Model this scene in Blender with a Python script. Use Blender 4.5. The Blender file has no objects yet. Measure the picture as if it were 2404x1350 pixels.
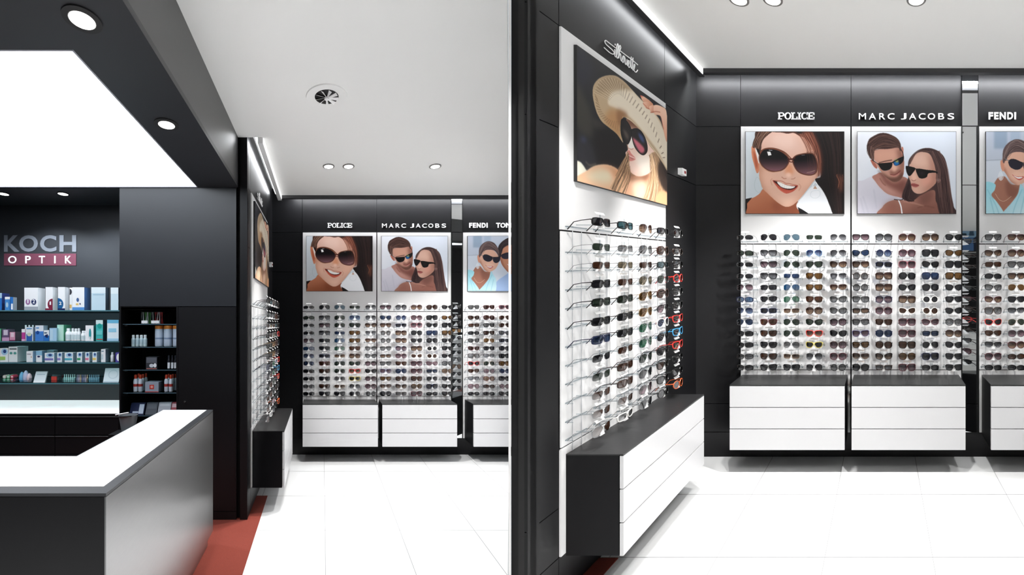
import bpy, bmesh, math, random
import numpy as np
from mathutils import Vector
# ================================================================= camera, light, exposure
F = 1150.0; CX, CY = 1412.0, 689.0            # focal length and principal point, in pixels of the 2404 x 1350 frame
scene = bpy.context.scene; col = scene.collection
cd = bpy.data.cameras.new('camera'); cam = bpy.data.objects.new('camera', cd); col.objects.link(cam); scene.camera = cam
cam.location = (0, 0, 0); cam.rotation_euler = (math.pi / 2, 0, 0)
cd.sensor_fit = 'HORIZONTAL'; cd.sensor_width = 36; cd.lens = F / 2404 * 36
cd.shift_x = -(CX - 1202) / 2404; cd.shift_y = (CY - 675) / 2404; cd.clip_start = .05; cd.clip_end = 60
world = bpy.data.worlds.new('world'); scene.world = world; world.use_nodes = True
world.node_tree.nodes['Background'].inputs[0].default_value = (.9, .95, 1, 1); world.node_tree.nodes['Background'].inputs[1].default_value = .5
scene.view_settings.view_transform = 'Standard'; scene.view_settings.look = 'None'; scene.view_settings.gamma = 1; scene.view_settings.use_curve_mapping = False
scene.view_settings.exposure = 0.15
scene.cycles.transparent_max_bounces = 24; scene.cycles.max_bounces = 8
K_SPOT = 150.0; K_PANEL = 4.2; K_LED = 30.0; K_FILL = 3.2

# The shop wall is seen twice, in two neighbouring bays. Each bay has its own floor plan: the back wall lies across
# the view, the side wall runs off at the bay's own angle, and the floor falls or rises gently with the bay.
EYE = 1.64
class Bay:
    def __init__(s, vx, vy, f, V0, U0):
        s.vx, s.vy, s.f, s.V0, s.U0 = vx, vy, f, V0, U0
        s.s = F / f; s.Dx = (vx - CX) / F; s.Dz = (CY - vy) / F
    def W(s, u, v, w):                          # bay metres -> place
        y = v * s.s; return Vector((u + y * s.Dx, y, w + y * s.Dz))
    def Z(s, x, d, h): return s.W(s.U0 + x, s.V0 - d, h - EYE)   # x from the side wall, d from the back wall, h above the floor
    def vec(s, x, d, h): y = -d * s.s; return Vector((x + y * s.Dx, y, h + y * s.Dz))
    def at(s, px, py, v): return ((px - s.vx) * v / s.f, (s.vy - py) * v / s.f)
R1 = Bay(757, 761, 875., 875 / 187., -.628)
R2 = Bay(2068, 617, 930., 930 / 278., -1.561)

# ---- spot lights at every downlight are made with the lamp (make_downlight); the coves with their LED strips

# ================================================================= materials
def lin(c, a=1):
    return tuple(x / 12.92 if x <= .04045 else ((x + .055) / 1.055) ** 2.4 for x in [y / 255 for y in c]) + (a,)
MATS = {}
def mat(name, c, rough=.5, metal=0, emit=0, noise=0, nscale=40, bump=0, coat=0, spec=.5, trans=0, stretch=None):
    if name in MATS: return MATS[name]
    m = bpy.data.materials.new(name); m.use_nodes = True; nt = m.node_tree; b = nt.nodes['Principled BSDF']
    b.inputs['Base Color'].default_value = lin(c); b.inputs['Roughness'].default_value = rough; b.inputs['Metallic'].default_value = metal
    b.inputs['Coat Weight'].default_value = coat; b.inputs['Specular IOR Level'].default_value = spec; b.inputs['Transmission Weight'].default_value = trans
    if emit: b.inputs['Emission Color'].default_value = lin(c); b.inputs['Emission Strength'].default_value = emit
    if noise or bump:
        tc = nt.nodes.new('ShaderNodeTexCoord'); n = nt.nodes.new('ShaderNodeTexNoise'); n.inputs['Scale'].default_value = nscale; n.inputs['Detail'].default_value = 5
        mp = nt.nodes.new('ShaderNodeMapping'); nt.links.new(tc.outputs['Object'], mp.inputs[0]); nt.links.new(mp.outputs[0], n.inputs['Vector'])
        if stretch: mp.inputs['Scale'].default_value = stretch
        if noise:
            mx = nt.nodes.new('ShaderNodeMix'); mx.data_type = 'RGBA'; nt.links.new(n.outputs['Fac'], mx.inputs['Factor'])
            L = lin(c); mx.inputs['A'].default_value = tuple(x * (1 - noise) for x in L[:3]) + (1,); mx.inputs['B'].default_value = tuple(min(1, x * (1 + noise)) for x in L[:3]) + (1,)
            nt.links.new(mx.outputs['Result'], b.inputs['Base Color'])
        if bump:
            bp = nt.nodes.new('ShaderNodeBump'); bp.inputs['Strength'].default_value = bump; bp.inputs['Distance'].default_value = .002
            nt.links.new(n.outputs['Fac'], bp.inputs['Height']); nt.links.new(bp.outputs[0], b.inputs['Normal'])
    MATS[name] = m; return m
def emis(name, c, k):
    if name in MATS: return MATS[name]
    m = bpy.data.materials.new(name); m.use_nodes = True; nt = m.node_tree; nt.nodes.remove(nt.nodes['Principled BSDF'])
    e = nt.nodes.new('ShaderNodeEmission'); e.inputs[0].default_value = lin(c); e.inputs[1].default_value = k
    nt.links.new(e.outputs[0], nt.nodes['Material Output'].inputs[0]); MATS[name] = m; return m
def clear(name, c, gloss=.08, rough=.05, gradient=None, z0=-.018, z1=.012):
    """see-through coloured plastic or lens: tinted transparency under a glossy skin; a gradient lens fades from top to bottom"""
    if name in MATS: return MATS[name]
    m = bpy.data.materials.new(name); m.use_nodes = True; nt = m.node_tree; nt.nodes.remove(nt.nodes['Principled BSDF'])
    t = nt.nodes.new('ShaderNodeBsdfTransparent'); g = nt.nodes.new('ShaderNodeBsdfGlossy'); x = nt.nodes.new('ShaderNodeMixShader')
    g.inputs['Roughness'].default_value = rough; t.inputs[0].default_value = lin(c); x.inputs[0].default_value = gloss
    lw = nt.nodes.new('ShaderNodeLayerWeight'); lw.inputs[0].default_value = .25; ma = nt.nodes.new('ShaderNodeMath'); ma.operation = 'MAXIMUM'
    ma.inputs[1].default_value = gloss; mu = nt.nodes.new('ShaderNodeMath'); mu.operation = 'MULTIPLY'; mu.inputs[1].default_value = .28
    nt.links.new(lw.outputs['Fresnel'], mu.inputs[0]); nt.links.new(mu.outputs[0], ma.inputs[0]); nt.links.new(ma.outputs[0], x.inputs[0])
    if gradient is not None:
        tc = nt.nodes.new('ShaderNodeTexCoord'); sp = nt.nodes.new('ShaderNodeSeparateXYZ'); mr = nt.nodes.new('ShaderNodeMapRange')
        mr.inputs['From Min'].default_value = z0; mr.inputs['From Max'].default_value = z1
        mx = nt.nodes.new('ShaderNodeMix'); mx.data_type = 'RGBA'; mx.inputs['A'].default_value = lin(gradient); mx.inputs['B'].default_value = lin(c)
        nt.links.new(tc.outputs['Object'], sp.inputs[0]); nt.links.new(sp.outputs[2], mr.inputs['Value']); nt.links.new(mr.outputs[0], mx.inputs['Factor']); nt.links.new(mx.outputs['Result'], t.inputs[0])
    nt.links.new(t.outputs[0], x.inputs[1]); nt.links.new(g.outputs[0], x.inputs[2]); nt.links.new(x.outputs[0], nt.nodes['Material Output'].inputs[0])
    MATS[name] = m; return m
M_BLACK = mat('black_laminate', (24, 24, 26), .42, noise=.12, nscale=6, bump=.12, stretch=(1, 1, .2), spec=.24)
M_NBLACK = mat('niche_wall_laminate', (38, 40, 44), .40, noise=.1, nscale=6, bump=.1, spec=.5)
M_CAB = mat('cabinet_black', (20, 20, 22), .5, noise=.1, nscale=6, bump=.1, spec=.15)
M_BLACKD = mat('black_gap', (10, 10, 11), .6)
M_TOP = mat('black_oak_top', (34, 34, 35), .38, noise=.25, nscale=30, bump=.3, stretch=(.6, 6, 6))
M_WHITE = mat('white_laminate', (238, 238, 239), .35)
M_DRAWER = mat('white_drawer', (208, 208, 210), .3)
M_CEIL = mat('ceiling_paint', (240, 240, 238), .9)
M_TILE = mat('white_tile', (236, 237, 238), .22, noise=.01, nscale=3)
M_GROUT = mat('tile_joint', (150, 151, 152), .8)
M_CARPET = mat('red_carpet', (126, 50, 36), .95, noise=.35, nscale=220, bump=1.0)
M_METAL = mat('brushed_steel', (150, 150, 150), .3, metal=.9, noise=.06, nscale=14, bump=.05, stretch=(1, 1, 6))
M_MIRROR = mat('mirror_glass', (235, 238, 240), .01, metal=1)
M_SOFFIT = mat('soffit_black', (36, 37, 40), .45, spec=.35)
M_FASCIA = mat('bulkhead_grey', (66, 66, 67), .45)
M_LETTER = mat('white_letter', (245, 245, 245), .4)
M_LUM = emis('luminous_sheet', (240, 247, 255), K_PANEL)
M_LED = emis('led_strip', (250, 252, 255), K_LED * 3); M_LED2 = emis('led_strip_side', (250, 252, 255), K_LED); M_PROF = emis('light_profile', (255, 255, 255), 1.1)
M_LAMP = emis('lamp_lens', (255, 253, 248), 6)
M_TABLE = mat('white_glass_top', (252, 252, 252), .25)
M_SHELF = clear('green_glass_edge', (70, 120, 128), .12); M_SHELFG = clear('clear_glass', (225, 240, 240), .06)
M_ACRYL = clear('clear_acrylic', (236, 240, 242), .10, .12)
M_WHITEP = mat('white_plastic', (246, 246, 246), .4)
M_NOSE = mat('frosted_plastic', (250, 250, 250), .35)

# ---------------------------------------------------------------- poster prints (painted into colour grids)
import numpy as np, math, random
def s2l(c):
    c = np.asarray(c, float) / 255.0
    return np.where(c <= 0.04045, c / 12.92, ((c + 0.055) / 1.055) ** 2.4)
def spline(pts, closed=True, n=6):
    P = [np.array(p, float) for p in pts]; N = len(P); out = []
    rng = range(N) if closed else range(N - 1)
    for i in rng:
        if closed: a, b, c, d = P[i - 1], P[i], P[(i + 1) % N], P[(i + 2) % N]
        else: a, b, c, d = P[max(i - 1, 0)], P[i], P[i + 1], P[min(i + 2, N - 1)]
        for k in range(n):
            t = k / n
            out.append(0.5 * (2 * b + (c - a) * t + (2 * a - 5 * b + 4 * c - d) * t * t + (3 * b - a - 3 * c + d) * t ** 3))
    if not closed: out.append(P[-1])
    return np.array(out)
class Canvas:
    def __init__(s, W, H, tf, bg):
        s.W, s.H, s.tf = W, H, tf
        s.a = np.ones((H, W, 3)) * np.array(bg, float)
        s.xx, s.yy = np.meshgrid(np.arange(W) + .5, np.arange(H) + .5)
    def T(s, pts): return np.array([s.tf(x, y) for x, y in pts], float)
    def blurm(s, m, sg):
        r = max(1, int(3 * sg)); k = np.exp(-np.arange(-r, r + 1) ** 2 / (2 * sg * sg)); k /= k.sum()
        p = np.pad(m, r, mode='edge')
        p = sum(k[i] * p[:, i:i + m.shape[1]] for i in range(2 * r + 1))
        return sum(k[i] * p[i:i + m.shape[0], :] for i in range(2 * r + 1))
    def mask(s, pts, blur=.6, smooth=True):
        q = s.T(spline(pts) if smooth else pts); m = np.zeros((s.H, s.W), bool)
        for i in range(len(q)):
            x0, y0 = q[i - 1]; x1, y1 = q[i]
            if y0 == y1: continue
            c = (y0 > s.yy) != (y1 > s.yy)
            m ^= c & (s.xx < (x1 - x0) * (s.yy - y0) / (y1 - y0) + x0)
        return s.blurm(m.astype(float), max(blur, .45))
    def comp(s, m, col, col2=None, g=None, alpha=1):
        col = np.array(col, float)
        if col2 is not None:
            (x0, y0), (x1, y1) = s.T(g); L = (x1 - x0) ** 2 + (y1 - y0) ** 2
            t = np.clip(((s.xx - x0) * (x1 - x0) + (s.yy - y0) * (y1 - y0)) / L, 0, 1)[..., None]
            col = col * (1 - t) + np.array(col2, float) * t
        m = (m * alpha)[..., None]; s.a = s.a * (1 - m) + col * m
    def poly(s, pts, col, blur=.6, alpha=1, smooth=True, col2=None, g=None, clip=None):
        m = s.mask(pts, blur, smooth)
        if clip is not None: m = m * clip
        s.comp(m, col, col2, g, alpha); return m
    def ell(s, cx, cy, rx, ry, col, rot=0, **k):
        c, n = math.cos(rot), math.sin(rot)
        return s.poly([(cx + rx * math.cos(a) * c - ry * math.sin(a) * n, cy + rx * math.cos(a) * n + ry * math.sin(a) * c)
                       for a in np.linspace(0, 2 * math.pi, 13)[:-1]], col, **k)
    def stroke(s, pts, w, col, alpha=1, closed=False, blur=0, clip=None, smooth=True, taper=0):
        q = s.T(spline(pts, closed, 4) if smooth and len(pts) > 2 else pts)
        if closed: q = np.vstack([q, q[:1]])
        x0, y0 = np.maximum(np.floor(q.min(0) - w - 3), 0).astype(int); x1, y1 = np.ceil(q.max(0) + w + 3).astype(int)
        x1 = min(x1, s.W); y1 = min(y1, s.H)
        if x1 <= x0 or y1 <= y0: return
        X = s.xx[y0:y1, x0:x1]; Y = s.yy[y0:y1, x0:x1]; m = np.zeros(X.shape); n = len(q) - 1
        for i in range(n):
            (ax, ay), (bx, by) = q[i], q[i + 1]; L = (bx - ax) ** 2 + (by - ay) ** 2 + 1e-9
            t = np.clip(((X - ax) * (bx - ax) + (Y - ay) * (by - ay)) / L, 0, 1)
            d = np.hypot(X - ax - t * (bx - ax), Y - ay - t * (by - ay))
            ww = w * (1 - taper * (i / n))
            m = np.maximum(m, np.clip((ww / 2 - d) / (1 + blur) + .5, 0, 1))
        if clip is not None: m = m * clip[y0:y1, x0:x1]
        m = (m * alpha)[..., None]
        s.a[y0:y1, x0:x1] = s.a[y0:y1, x0:x1] * (1 - m) + np.array(col, float) * m
    def strands(s, A, B, n, w, cols, alpha=.6, seed=1, jit=6, clip=None):
        R = random.Random(seed); A = spline(A, False, 8); B = spline(B, False, 8); m = min(len(A), len(B))
        for i in range(n):
            t = R.random(); ks = sorted(set([0] + [R.randrange(m) for _ in range(2)] + [m - 1]))
            if R.random() < .5: ks = ks[: max(2, len(ks) - 1)]
            idx = np.linspace(ks[0], ks[-1], 6).astype(int)
            pts = [A[k] * (1 - t) + B[k] * t + np.array([R.uniform(-jit, jit), R.uniform(-jit, jit)]) for k in idx]
            s.stroke(pts, w * R.uniform(.5, 1.4), R.choice(cols), alpha * R.uniform(.4, 1), clip=clip)

def poster_police(W=400, H=334):
    tf = lambda x, y: ((x - 245) / 1112 * W, (y - 335) / 927 * H)
    c = Canvas(W, H, tf, (203, 212, 219))
    c.poly([(245, 335), (330, 335), (300, 900), (245, 1100)], (214, 221, 227), blur=10)
    c.poly([(235, 1120), (330, 1085), (400, 1040), (450, 980), (560, 980), (830, 1120), (850, 1215), (960, 1290), (235, 1290)], (196, 128, 98), col2=(150, 88, 62), g=[(420, 1040), (520, 1262)])
    c.poly([(560, 1130), (700, 1200), (830, 1160), (850, 1230), (800, 1262), (600, 1262)], (132, 74, 52), blur=10, alpha=.65)
    c.poly([(235, 1100), (318, 1084), (262, 1150), (262, 1200), (235, 1290)], (30, 18, 22), smooth=False)
    c.poly([(820, 1180), (905, 1060), (1000, 960), (1130, 980), (1250, 1270), (940, 1270)], (238, 241, 246), blur=1)
    c.poly([(835, 1190), (900, 1225), (975, 1275), (860, 1275)], (24, 18, 24), smooth=False)
    # face
    F = [(470, 320), (425, 420), (405, 520), (395, 640), (396, 760), (404, 880), (436, 975), (500, 1040), (585, 1120), (660, 1172), (720, 1188), (790, 1160), (870, 1085), (950, 985), (1010, 905), (1060, 850), (1090, 760), (1070, 560), (1010, 420), (880, 320)]
    fm = c.poly(F, (226, 184, 164))
    c.poly([(470, 335), (860, 335), (930, 420), (900, 560), (780, 610), (640, 540), (440, 500)], (228, 190, 174), blur=9, clip=fm)
    c.poly([(560, 380), (760, 370), (800, 480), (700, 540), (560, 480)], (240, 208, 194), blur=14, alpha=.8, clip=fm)
    c.poly([(395, 520), (430, 700), (470, 980), (560, 1110), (680, 1180), (600, 1190), (420, 1040), (370, 800)], (196, 138, 112), blur=10, alpha=.75, clip=fm)
    c.poly([(700, 1190), (850, 1110), (1000, 920), (1080, 800), (1050, 1000), (900, 1160)], (200, 140, 116), blur=12, alpha=.75, clip=fm)
    c.poly([(620, 1080), (720, 1090), (790, 1080), (760, 1150), (690, 1160)], (238, 200, 178), blur=10, alpha=.7, clip=fm)
    c.poly([(420, 800), (520, 800), (560, 870), (520, 960), (440, 920)], (236, 192, 170), blur=12, alpha=.8, clip=fm)
    c.poly([(870, 850), (980, 850), (980, 920), (900, 970), (850, 930)], (236, 188, 164), blur=12, alpha=.8, clip=fm)
    c.poly([(735, 690), (770, 720), (790, 800), (740, 830), (690, 800), (700, 740)], (224, 158, 124), blur=6, clip=fm)
    c.poly([(700, 820), (730, 800), (760, 820), (750, 850), (715, 850)], (242, 206, 188), blur=4, clip=fm)
    c.stroke([(655, 850), (680, 868), (705, 866)], 2.2, (168, 98, 76), .8, blur=2); c.stroke([(765, 872), (790, 870), (806, 858)], 2.2, (168, 98, 76), .7, blur=2)
    c.stroke([(545, 870), (530, 890), (545, 940)], 2, (190, 120, 96), .6, blur=3)
    c.stroke([(850, 930), (870, 960), (850, 1000)], 3, (196, 130, 104), .5, blur=4)
    # mouth
    c.poly([(553, 890), (620, 912), (680, 925), (740, 945), (790, 945), (838, 948), (812, 990), (765, 1022), (705, 1036), (650, 1010), (600, 960)], (196, 92, 74), blur=.8)
    c.poly([(560, 893), (640, 912), (700, 940), (800, 955), (830, 952), (790, 985), (730, 995), (660, 975), (605, 935)], (70, 26, 24), blur=.6)
    c.poly([(602, 908), (640, 912), (700, 938), (760, 952), (806, 956), (785, 974), (740, 982), (690, 976), (640, 955)], (246, 244, 240), blur=.5)
    for k in range(7): c.stroke([(638 + k * 25, 915 + k * 6), (636 + k * 25, 966 + min(k * 3, 14))], .7, (198, 188, 184), .7)
    c.stroke([(610, 972), (680, 1018), (760, 1014)], 3.5, (214, 112, 92), .8, blur=2)
    c.stroke([(553, 888), (650, 895), (700, 920), (740, 925), (836, 946)], 2.2, (176, 84, 70), .8, blur=1)
    # ear
    c.poly([(312, 512), (345, 500), (372, 560), (392, 640), (398, 740), (392, 795), (368, 800), (345, 720), (318, 620)], (214, 140, 108), blur=.8)
    c.poly([(335, 560), (360, 600), (380, 700), (372, 760), (350, 690)], (176, 92, 66), blur=3)
    c.poly([(352, 520), (388, 545), (400, 640), (396, 700), (372, 620)], (236, 232, 230), blur=1)
    # hair
    c.poly([(372, 325), (545, 325), (500, 370), (450, 420), (425, 480), (418, 545), (385, 575), (362, 520), (325, 515), (328, 460), (350, 400)], (74, 50, 42), blur=.8)
    c.strands([(400, 335), (350, 430), (330, 505)], [(520, 335), (440, 430), (400, 560)], 46, 1.5, [(150, 112, 92), (36, 22, 20), (112, 78, 62), (180, 146, 126)], .75, 3)
    c.poly([(500, 325), (900, 325), (930, 400), (860, 385), (790, 350), (720, 358), (650, 345), (560, 340)], (84, 52, 42), blur=.8)
    hm = c.poly([(850, 325), (1400, 325), (1400, 1290), (1255, 1290), (1200, 1180), (1160, 1080), (1110, 990), (1050, 915), (1035, 870), (1092, 850), (1090, 780), (1070, 680), (1030, 560), (960, 450), (880, 375)], (34, 27, 28), blur=.9)
    c.poly([(880, 335), (1010, 350), (1100, 560), (1110, 780), (1060, 850), (1060, 640), (980, 470)], (112, 64, 50), blur=6, alpha=.9)
    c.strands([(840, 365), (940, 540), (900, 700), (940, 780)], [(1010, 345), (1090, 560), (1110, 800), (1095, 850)], 70, 1.5, [(160, 98, 78), (70, 36, 28), (132, 78, 62), (190, 130, 108)], .7, 5)
    c.strands([(1080, 340), (1160, 560), (1190, 900), (1260, 1262)], [(1340, 340), (1350, 600), (1350, 900), (1350, 1262)], 60, 1.6, [(62, 46, 44), (20, 15, 17), (88, 58, 50)], .5, 8)
    c.poly([(1300, 860), (1345, 840), (1345, 1000), (1310, 1010)], (120, 74, 58), blur=6, alpha=.8)
    c.strands([(1270, 820), (1300, 900), (1290, 980)], [(1350, 820), (1350, 900), (1350, 1000)], 14, 1.5, [(170, 108, 84), (90, 52, 40)], .7, 9)
    c.poly([(1150, 1100), (1230, 1262), (1180, 1262)], (236, 240, 246), blur=1, alpha=.0)
    # sunglasses
    for L, br in (([(400, 620), (415, 560), (470, 532), (545, 530), (620, 548), (690, 590), (738, 648), (722, 706), (672, 762), (590, 788), (500, 772), (432, 720), (404, 670)], 0),
                  ([(778, 660), (810, 612), (880, 590), (950, 582), (1010, 590), (1050, 660), (1058, 740), (1040, 800), (990, 826), (920, 822), (850, 795), (805, 740)], 1)):
        m = c.poly(L, (18, 14, 18), col2=(150, 104, 112), g=[(600, 620), (600, 800)] if not br else [(900, 640), (920, 850)])
        c.poly([(430, 620), (700, 640), (700, 560), (450, 530)] if not br else [(800, 640), (1050, 640), (1050, 570), (820, 580)], (14, 12, 16), blur=8, clip=m, alpha=.8)
        c.stroke(L, 4.6, (70, 36, 28), 1, closed=True); c.stroke(L, 1.6, (168, 108, 82), .8, closed=True)
    c.stroke([(400, 600), (450, 535), (560, 524), (680, 565), (760, 640)], 4.6, (122, 72, 52), 1)
    c.stroke([(725, 640), (760, 650), (800, 635)], 6, (84, 40, 34)); c.stroke([(728, 665), (760, 680), (790, 672)], 4, (100, 50, 40))
    c.stroke([(404, 690), (450, 760), (540, 795), (640, 785)], 2.4, (212, 160, 132), .9)
    c.poly([(365, 520), (395, 535), (408, 590), (395, 600)], (20, 16, 18), smooth=False)
    c.poly([(489, 564), (524, 561), (538, 600), (502, 608)], (255, 255, 255), blur=.5, smooth=False)
    c.stroke([(510, 545), (545, 548)], 1.5, (255, 255, 255), .9)
    c.strands([(930, 560), (940, 660), (950, 780)], [(1050, 560), (1060, 680), (1060, 790)], 16, 1.6, [(120, 70, 56), (90, 56, 46)], .6, 12)
    c.stroke([(880, 602), (915, 600)], 1.6, (220, 220, 220), .6); c.stroke([(940, 800), (990, 790), (1030, 775)], 2, (200, 170, 150), .7)
    # earrings
    c.stroke([(375, 850), (348, 910), (352, 985), (392, 1025), (425, 985), (410, 900)], 1.5, (180, 196, 200), 1, closed=True)
    c.stroke([(1020, 870), (1035, 900)], 1.5, (210, 216, 220)); c.stroke([(980, 1000), (1035, 905), (1080, 990)], 3, (236, 238, 240), 1)
    c.poly([(1010, 985), (1032, 945), (1056, 985)], (196, 160, 140), smooth=False)
    c.stroke([(1045, 1000), (990, 1020), (985, 1070), (1040, 1090), (1085, 1060), (1085, 1010)], 1.2, (206, 214, 220), .9, closed=True)
    return c.a

def poster_couple(W=400, H=334):
    tf = lambda x, y: ((x - 115) / 1112 * W, (y - 337) / 927 * H)
    c = Canvas(W, H, tf, (214, 220, 230))
    c.poly([(100, 320), (500, 320), (300, 700), (100, 1000)], (232, 234, 240), blur=30, alpha=.7)
    c.ell(900, 450, 300, 160, (222, 229, 240), blur=25)
    # shirt
    c.poly([(95, 935), (180, 890), (270, 845), (330, 830), (420, 900), (560, 1080), (620, 1090), (640, 1290), (95, 1290)], (214, 212, 222), blur=.8, col2=(196, 194, 206), g=[(200, 900), (450, 1250)])
    for a, b in (((150, 1100), (190, 1262)), ((180, 1080), (240, 1262)), ((300, 1000), (330, 1200))): c.stroke([a, b], 6, (188, 188, 200), .5, blur=6)
    # neck, chest of the man
    c.poly([(282, 850), (330, 820), (400, 800), (640, 850), (690, 900), (680, 1000), (640, 1085), (560, 1075), (450, 1040), (370, 970), (315, 900)], (178, 132, 122), blur=.8)
    c.poly([(400, 830), (520, 920), (640, 880), (680, 940), (650, 1050), (560, 1000), (430, 930)], (120, 78, 70), blur=8, alpha=.8)
    c.poly([(330, 880), (430, 950), (560, 1050), (470, 1030), (380, 960)], (206, 164, 154), blur=8, alpha=.7)
    c.stroke([(370, 870), (400, 920), (430, 945)], 3, (120, 76, 66), .6, blur=4)
    # man's face
    mf = c.poly([(290, 560), (330, 540), (480, 520), (590, 510), (625, 560), (640, 640), (642, 760), (628, 840), (590, 895), (530, 912), (470, 880), (410, 830), (360, 760), (310, 680)], (192, 148, 134), blur=.8)
    c.poly([(300, 570), (450, 540), (560, 560), (540, 660), (400, 690), (320, 660)], (206, 160, 142), blur=10, clip=mf)
    c.poly([(560, 540), (640, 560), (645, 800), (600, 880), (590, 700)], (138, 96, 84), blur=8, clip=mf, alpha=.8)
    c.poly([(390, 800), (470, 850), (560, 850), (620, 790), (632, 850), (590, 905), (520, 918), (440, 880)], (88, 60, 52), blur=5, clip=mf, alpha=.75)
    c.poly([(480, 790), (540, 770), (600, 765), (610, 800), (560, 830), (500, 830)], (146, 102, 92), blur=4, clip=mf)
    c.stroke([(488, 822), (530, 828), (570, 806), (600, 780)], 2.6, (120, 62, 58), .95, blur=1)
    c.stroke([(500, 838), (545, 842), (585, 815)], 4, (196, 136, 128), .8, blur=2)
    c.poly([(500, 700), (540, 700), (560, 760), (540, 790), (510, 780)], (222, 180, 160), blur=5, clip=mf)
    c.stroke([(360, 690), (430, 672), (500, 660)], 4, (66, 44, 40), .7, blur=2)
    c.poly([(345, 770), (400, 820), (430, 870), (380, 830)], (90, 60, 52), blur=4, alpha=.6)
    # ears
    c.poly([(262, 660), (290, 662), (320, 700), (340, 745), (325, 755), (290, 720)], (176, 112, 98), blur=.8)
    c.poly([(612, 515), (630, 515), (636, 560), (628, 600), (612, 580)], (186, 130, 116), blur=.8)
    # man's hair
    c.poly([(225, 480), (250, 420), (310, 380), (370, 355), (440, 355), (510, 380), (560, 410), (590, 450), (606, 500), (600, 560), (575, 515), (520, 525), (440, 535), (350, 535), (310, 545), (300, 620), (300, 670), (262, 640), (232, 580), (220, 520)], (74, 54, 50), blur=1)
    c.strands([(240, 470), (380, 380), (520, 400), (590, 470)], [(300, 560), (400, 520), (500, 515), (590, 520)], 80, 1.6, [(112, 84, 76), (46, 32, 30), (96, 72, 66), (140, 112, 104)], .6, 4)
    c.strands([(235, 490), (225, 560), (262, 640)], [(300, 520), (296, 600), (300, 665)], 24, 1.5, [(120, 92, 84), (50, 36, 34), (160, 132, 122)], .6, 6)
    # man's glasses
    c.poly([(350, 705), (400, 700), (500, 690), (505, 730), (480, 765), (430, 780), (390, 770)], (30, 26, 28), blur=.5)
    c.poly([(520, 680), (560, 650), (632, 620), (636, 660), (610, 700), (560, 722), (530, 712)], (34, 30, 34), blur=.5)
    c.poly([(530, 670), (560, 650), (585, 690), (580, 712), (550, 722), (528, 708)], (40, 110, 170), blur=2)
    c.poly([(535, 660), (560, 648), (580, 670), (560, 690)], (190, 170, 80), blur=2, alpha=.8)
    c.stroke([(285, 660), (330, 690), (370, 720)], 3.2, (24, 20, 22)); c.stroke([(300, 662), (340, 694)], 1.2, (230, 230, 232), .9)
    c.stroke([(348, 703), (500, 690), (520, 680), (636, 622)], 4, (22, 18, 20)); c.stroke([(608, 540), (628, 580), (634, 625)], 3, (24, 20, 22))
    c.stroke([(395, 772), (430, 782), (480, 768)], 1.4, (150, 140, 138), .8)
    # woman's hair behind
    hb = c.poly([(690, 720), (700, 680), (730, 620), (780, 570), (840, 540), (900, 528), (960, 535), (1030, 560), (1090, 620), (1120, 700), (1130, 780), (1150, 880), (1165, 980), (1180, 1100), (1200, 1180), (1190, 1290), (600, 1290), (640, 1120), (620, 1090), (640, 1000), (680, 920), (692, 860)], (72, 56, 56), blur=1)
    # shoulders
    c.poly([(375, 1290), (400, 1190), (450, 1140), (530, 1112), (600, 1110), (700, 1120), (760, 1110), (830, 1060), (980, 1000), (1000, 1120), (1040, 1200), (1030, 1290)], (168, 124, 112), blur=.8, col2=(140, 98, 88), g=[(700, 1100), (760, 1262)])
    c.poly([(400, 1262), (430, 1180), (500, 1130), (560, 1130), (560, 1262)], (150, 104, 92), blur=12, alpha=.8)
    c.poly([(800, 1050), (960, 980), (980, 1080), (900, 1160), (820, 1150)], (120, 84, 76), blur=10, alpha=.75)
    c.stroke([(640, 1130), (760, 1150), (860, 1180)], 5, (196, 152, 138), .6, blur=5); c.stroke([(800, 1200), (880, 1180), (980, 1200)], 5, (120, 82, 72), .5, blur=5)
    # woman's face
    wf = c.poly([(700, 720), (715, 660), (750, 600), (800, 572), (870, 570), (930, 590), (970, 660), (1000, 740), (1025, 850), (1000, 920), (940, 980), (860, 1030), (800, 1042), (750, 1020), (722, 970), (712, 900), (690, 850), (690, 790)], (204, 164, 148), blur=.8)
    c.poly([(750, 610), (880, 590), (930, 660), (900, 730), (780, 730), (730, 700)], (218, 182, 166), blur=9, clip=wf)
    c.poly([(900, 590), (980, 680), (1030, 860), (960, 980), (850, 1040), (930, 900), (960, 760)], (160, 112, 98), blur=12, clip=wf, alpha=.8)
    c.poly([(840, 870), (940, 850), (960, 900), (880, 950), (830, 930)], (214, 158, 142), blur=10, clip=wf, alpha=.8)
    c.poly([(730, 800), (760, 790), (785, 860), (765, 890), (730, 880)], (224, 186, 168), blur=4, clip=wf)
    c.stroke([(728, 885), (750, 895), (775, 885)], 2, (128, 76, 66), .8, blur=1)
    c.poly([(718, 930), (745, 922), (775, 928), (812, 946), (780, 968), (745, 962), (724, 948)], (164, 96, 92), blur=1); c.stroke([(720, 940), (760, 944), (808, 946)], 1.5, (96, 44, 44), .9)
    c.poly([(740, 990), (790, 985), (810, 1020), (770, 1030)], (220, 180, 162), blur=7, clip=wf, alpha=.7)
    c.poly([(1000, 880), (1030, 865), (1055, 885), (1040, 915), (1010, 915)], (206, 160, 146), blur=1); c.ell(1028, 888, 9, 11, (240, 240, 240), blur=.5)
    # woman's hair over
    c.poly([(690, 740), (705, 680), (740, 610), (790, 562), (850, 548), (910, 560), (940, 590), (985, 700), (1010, 800), (1060, 880), (1040, 960), (1010, 900), (1000, 1000), (1010, 1120), (1060, 1290), (1200, 1290), (1200, 1180), (1170, 1020), (1140, 860), (1125, 720), (1080, 610), (1000, 545), (900, 522), (800, 548), (720, 620), (690, 680)], (76, 58, 58), blur=1)
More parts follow.
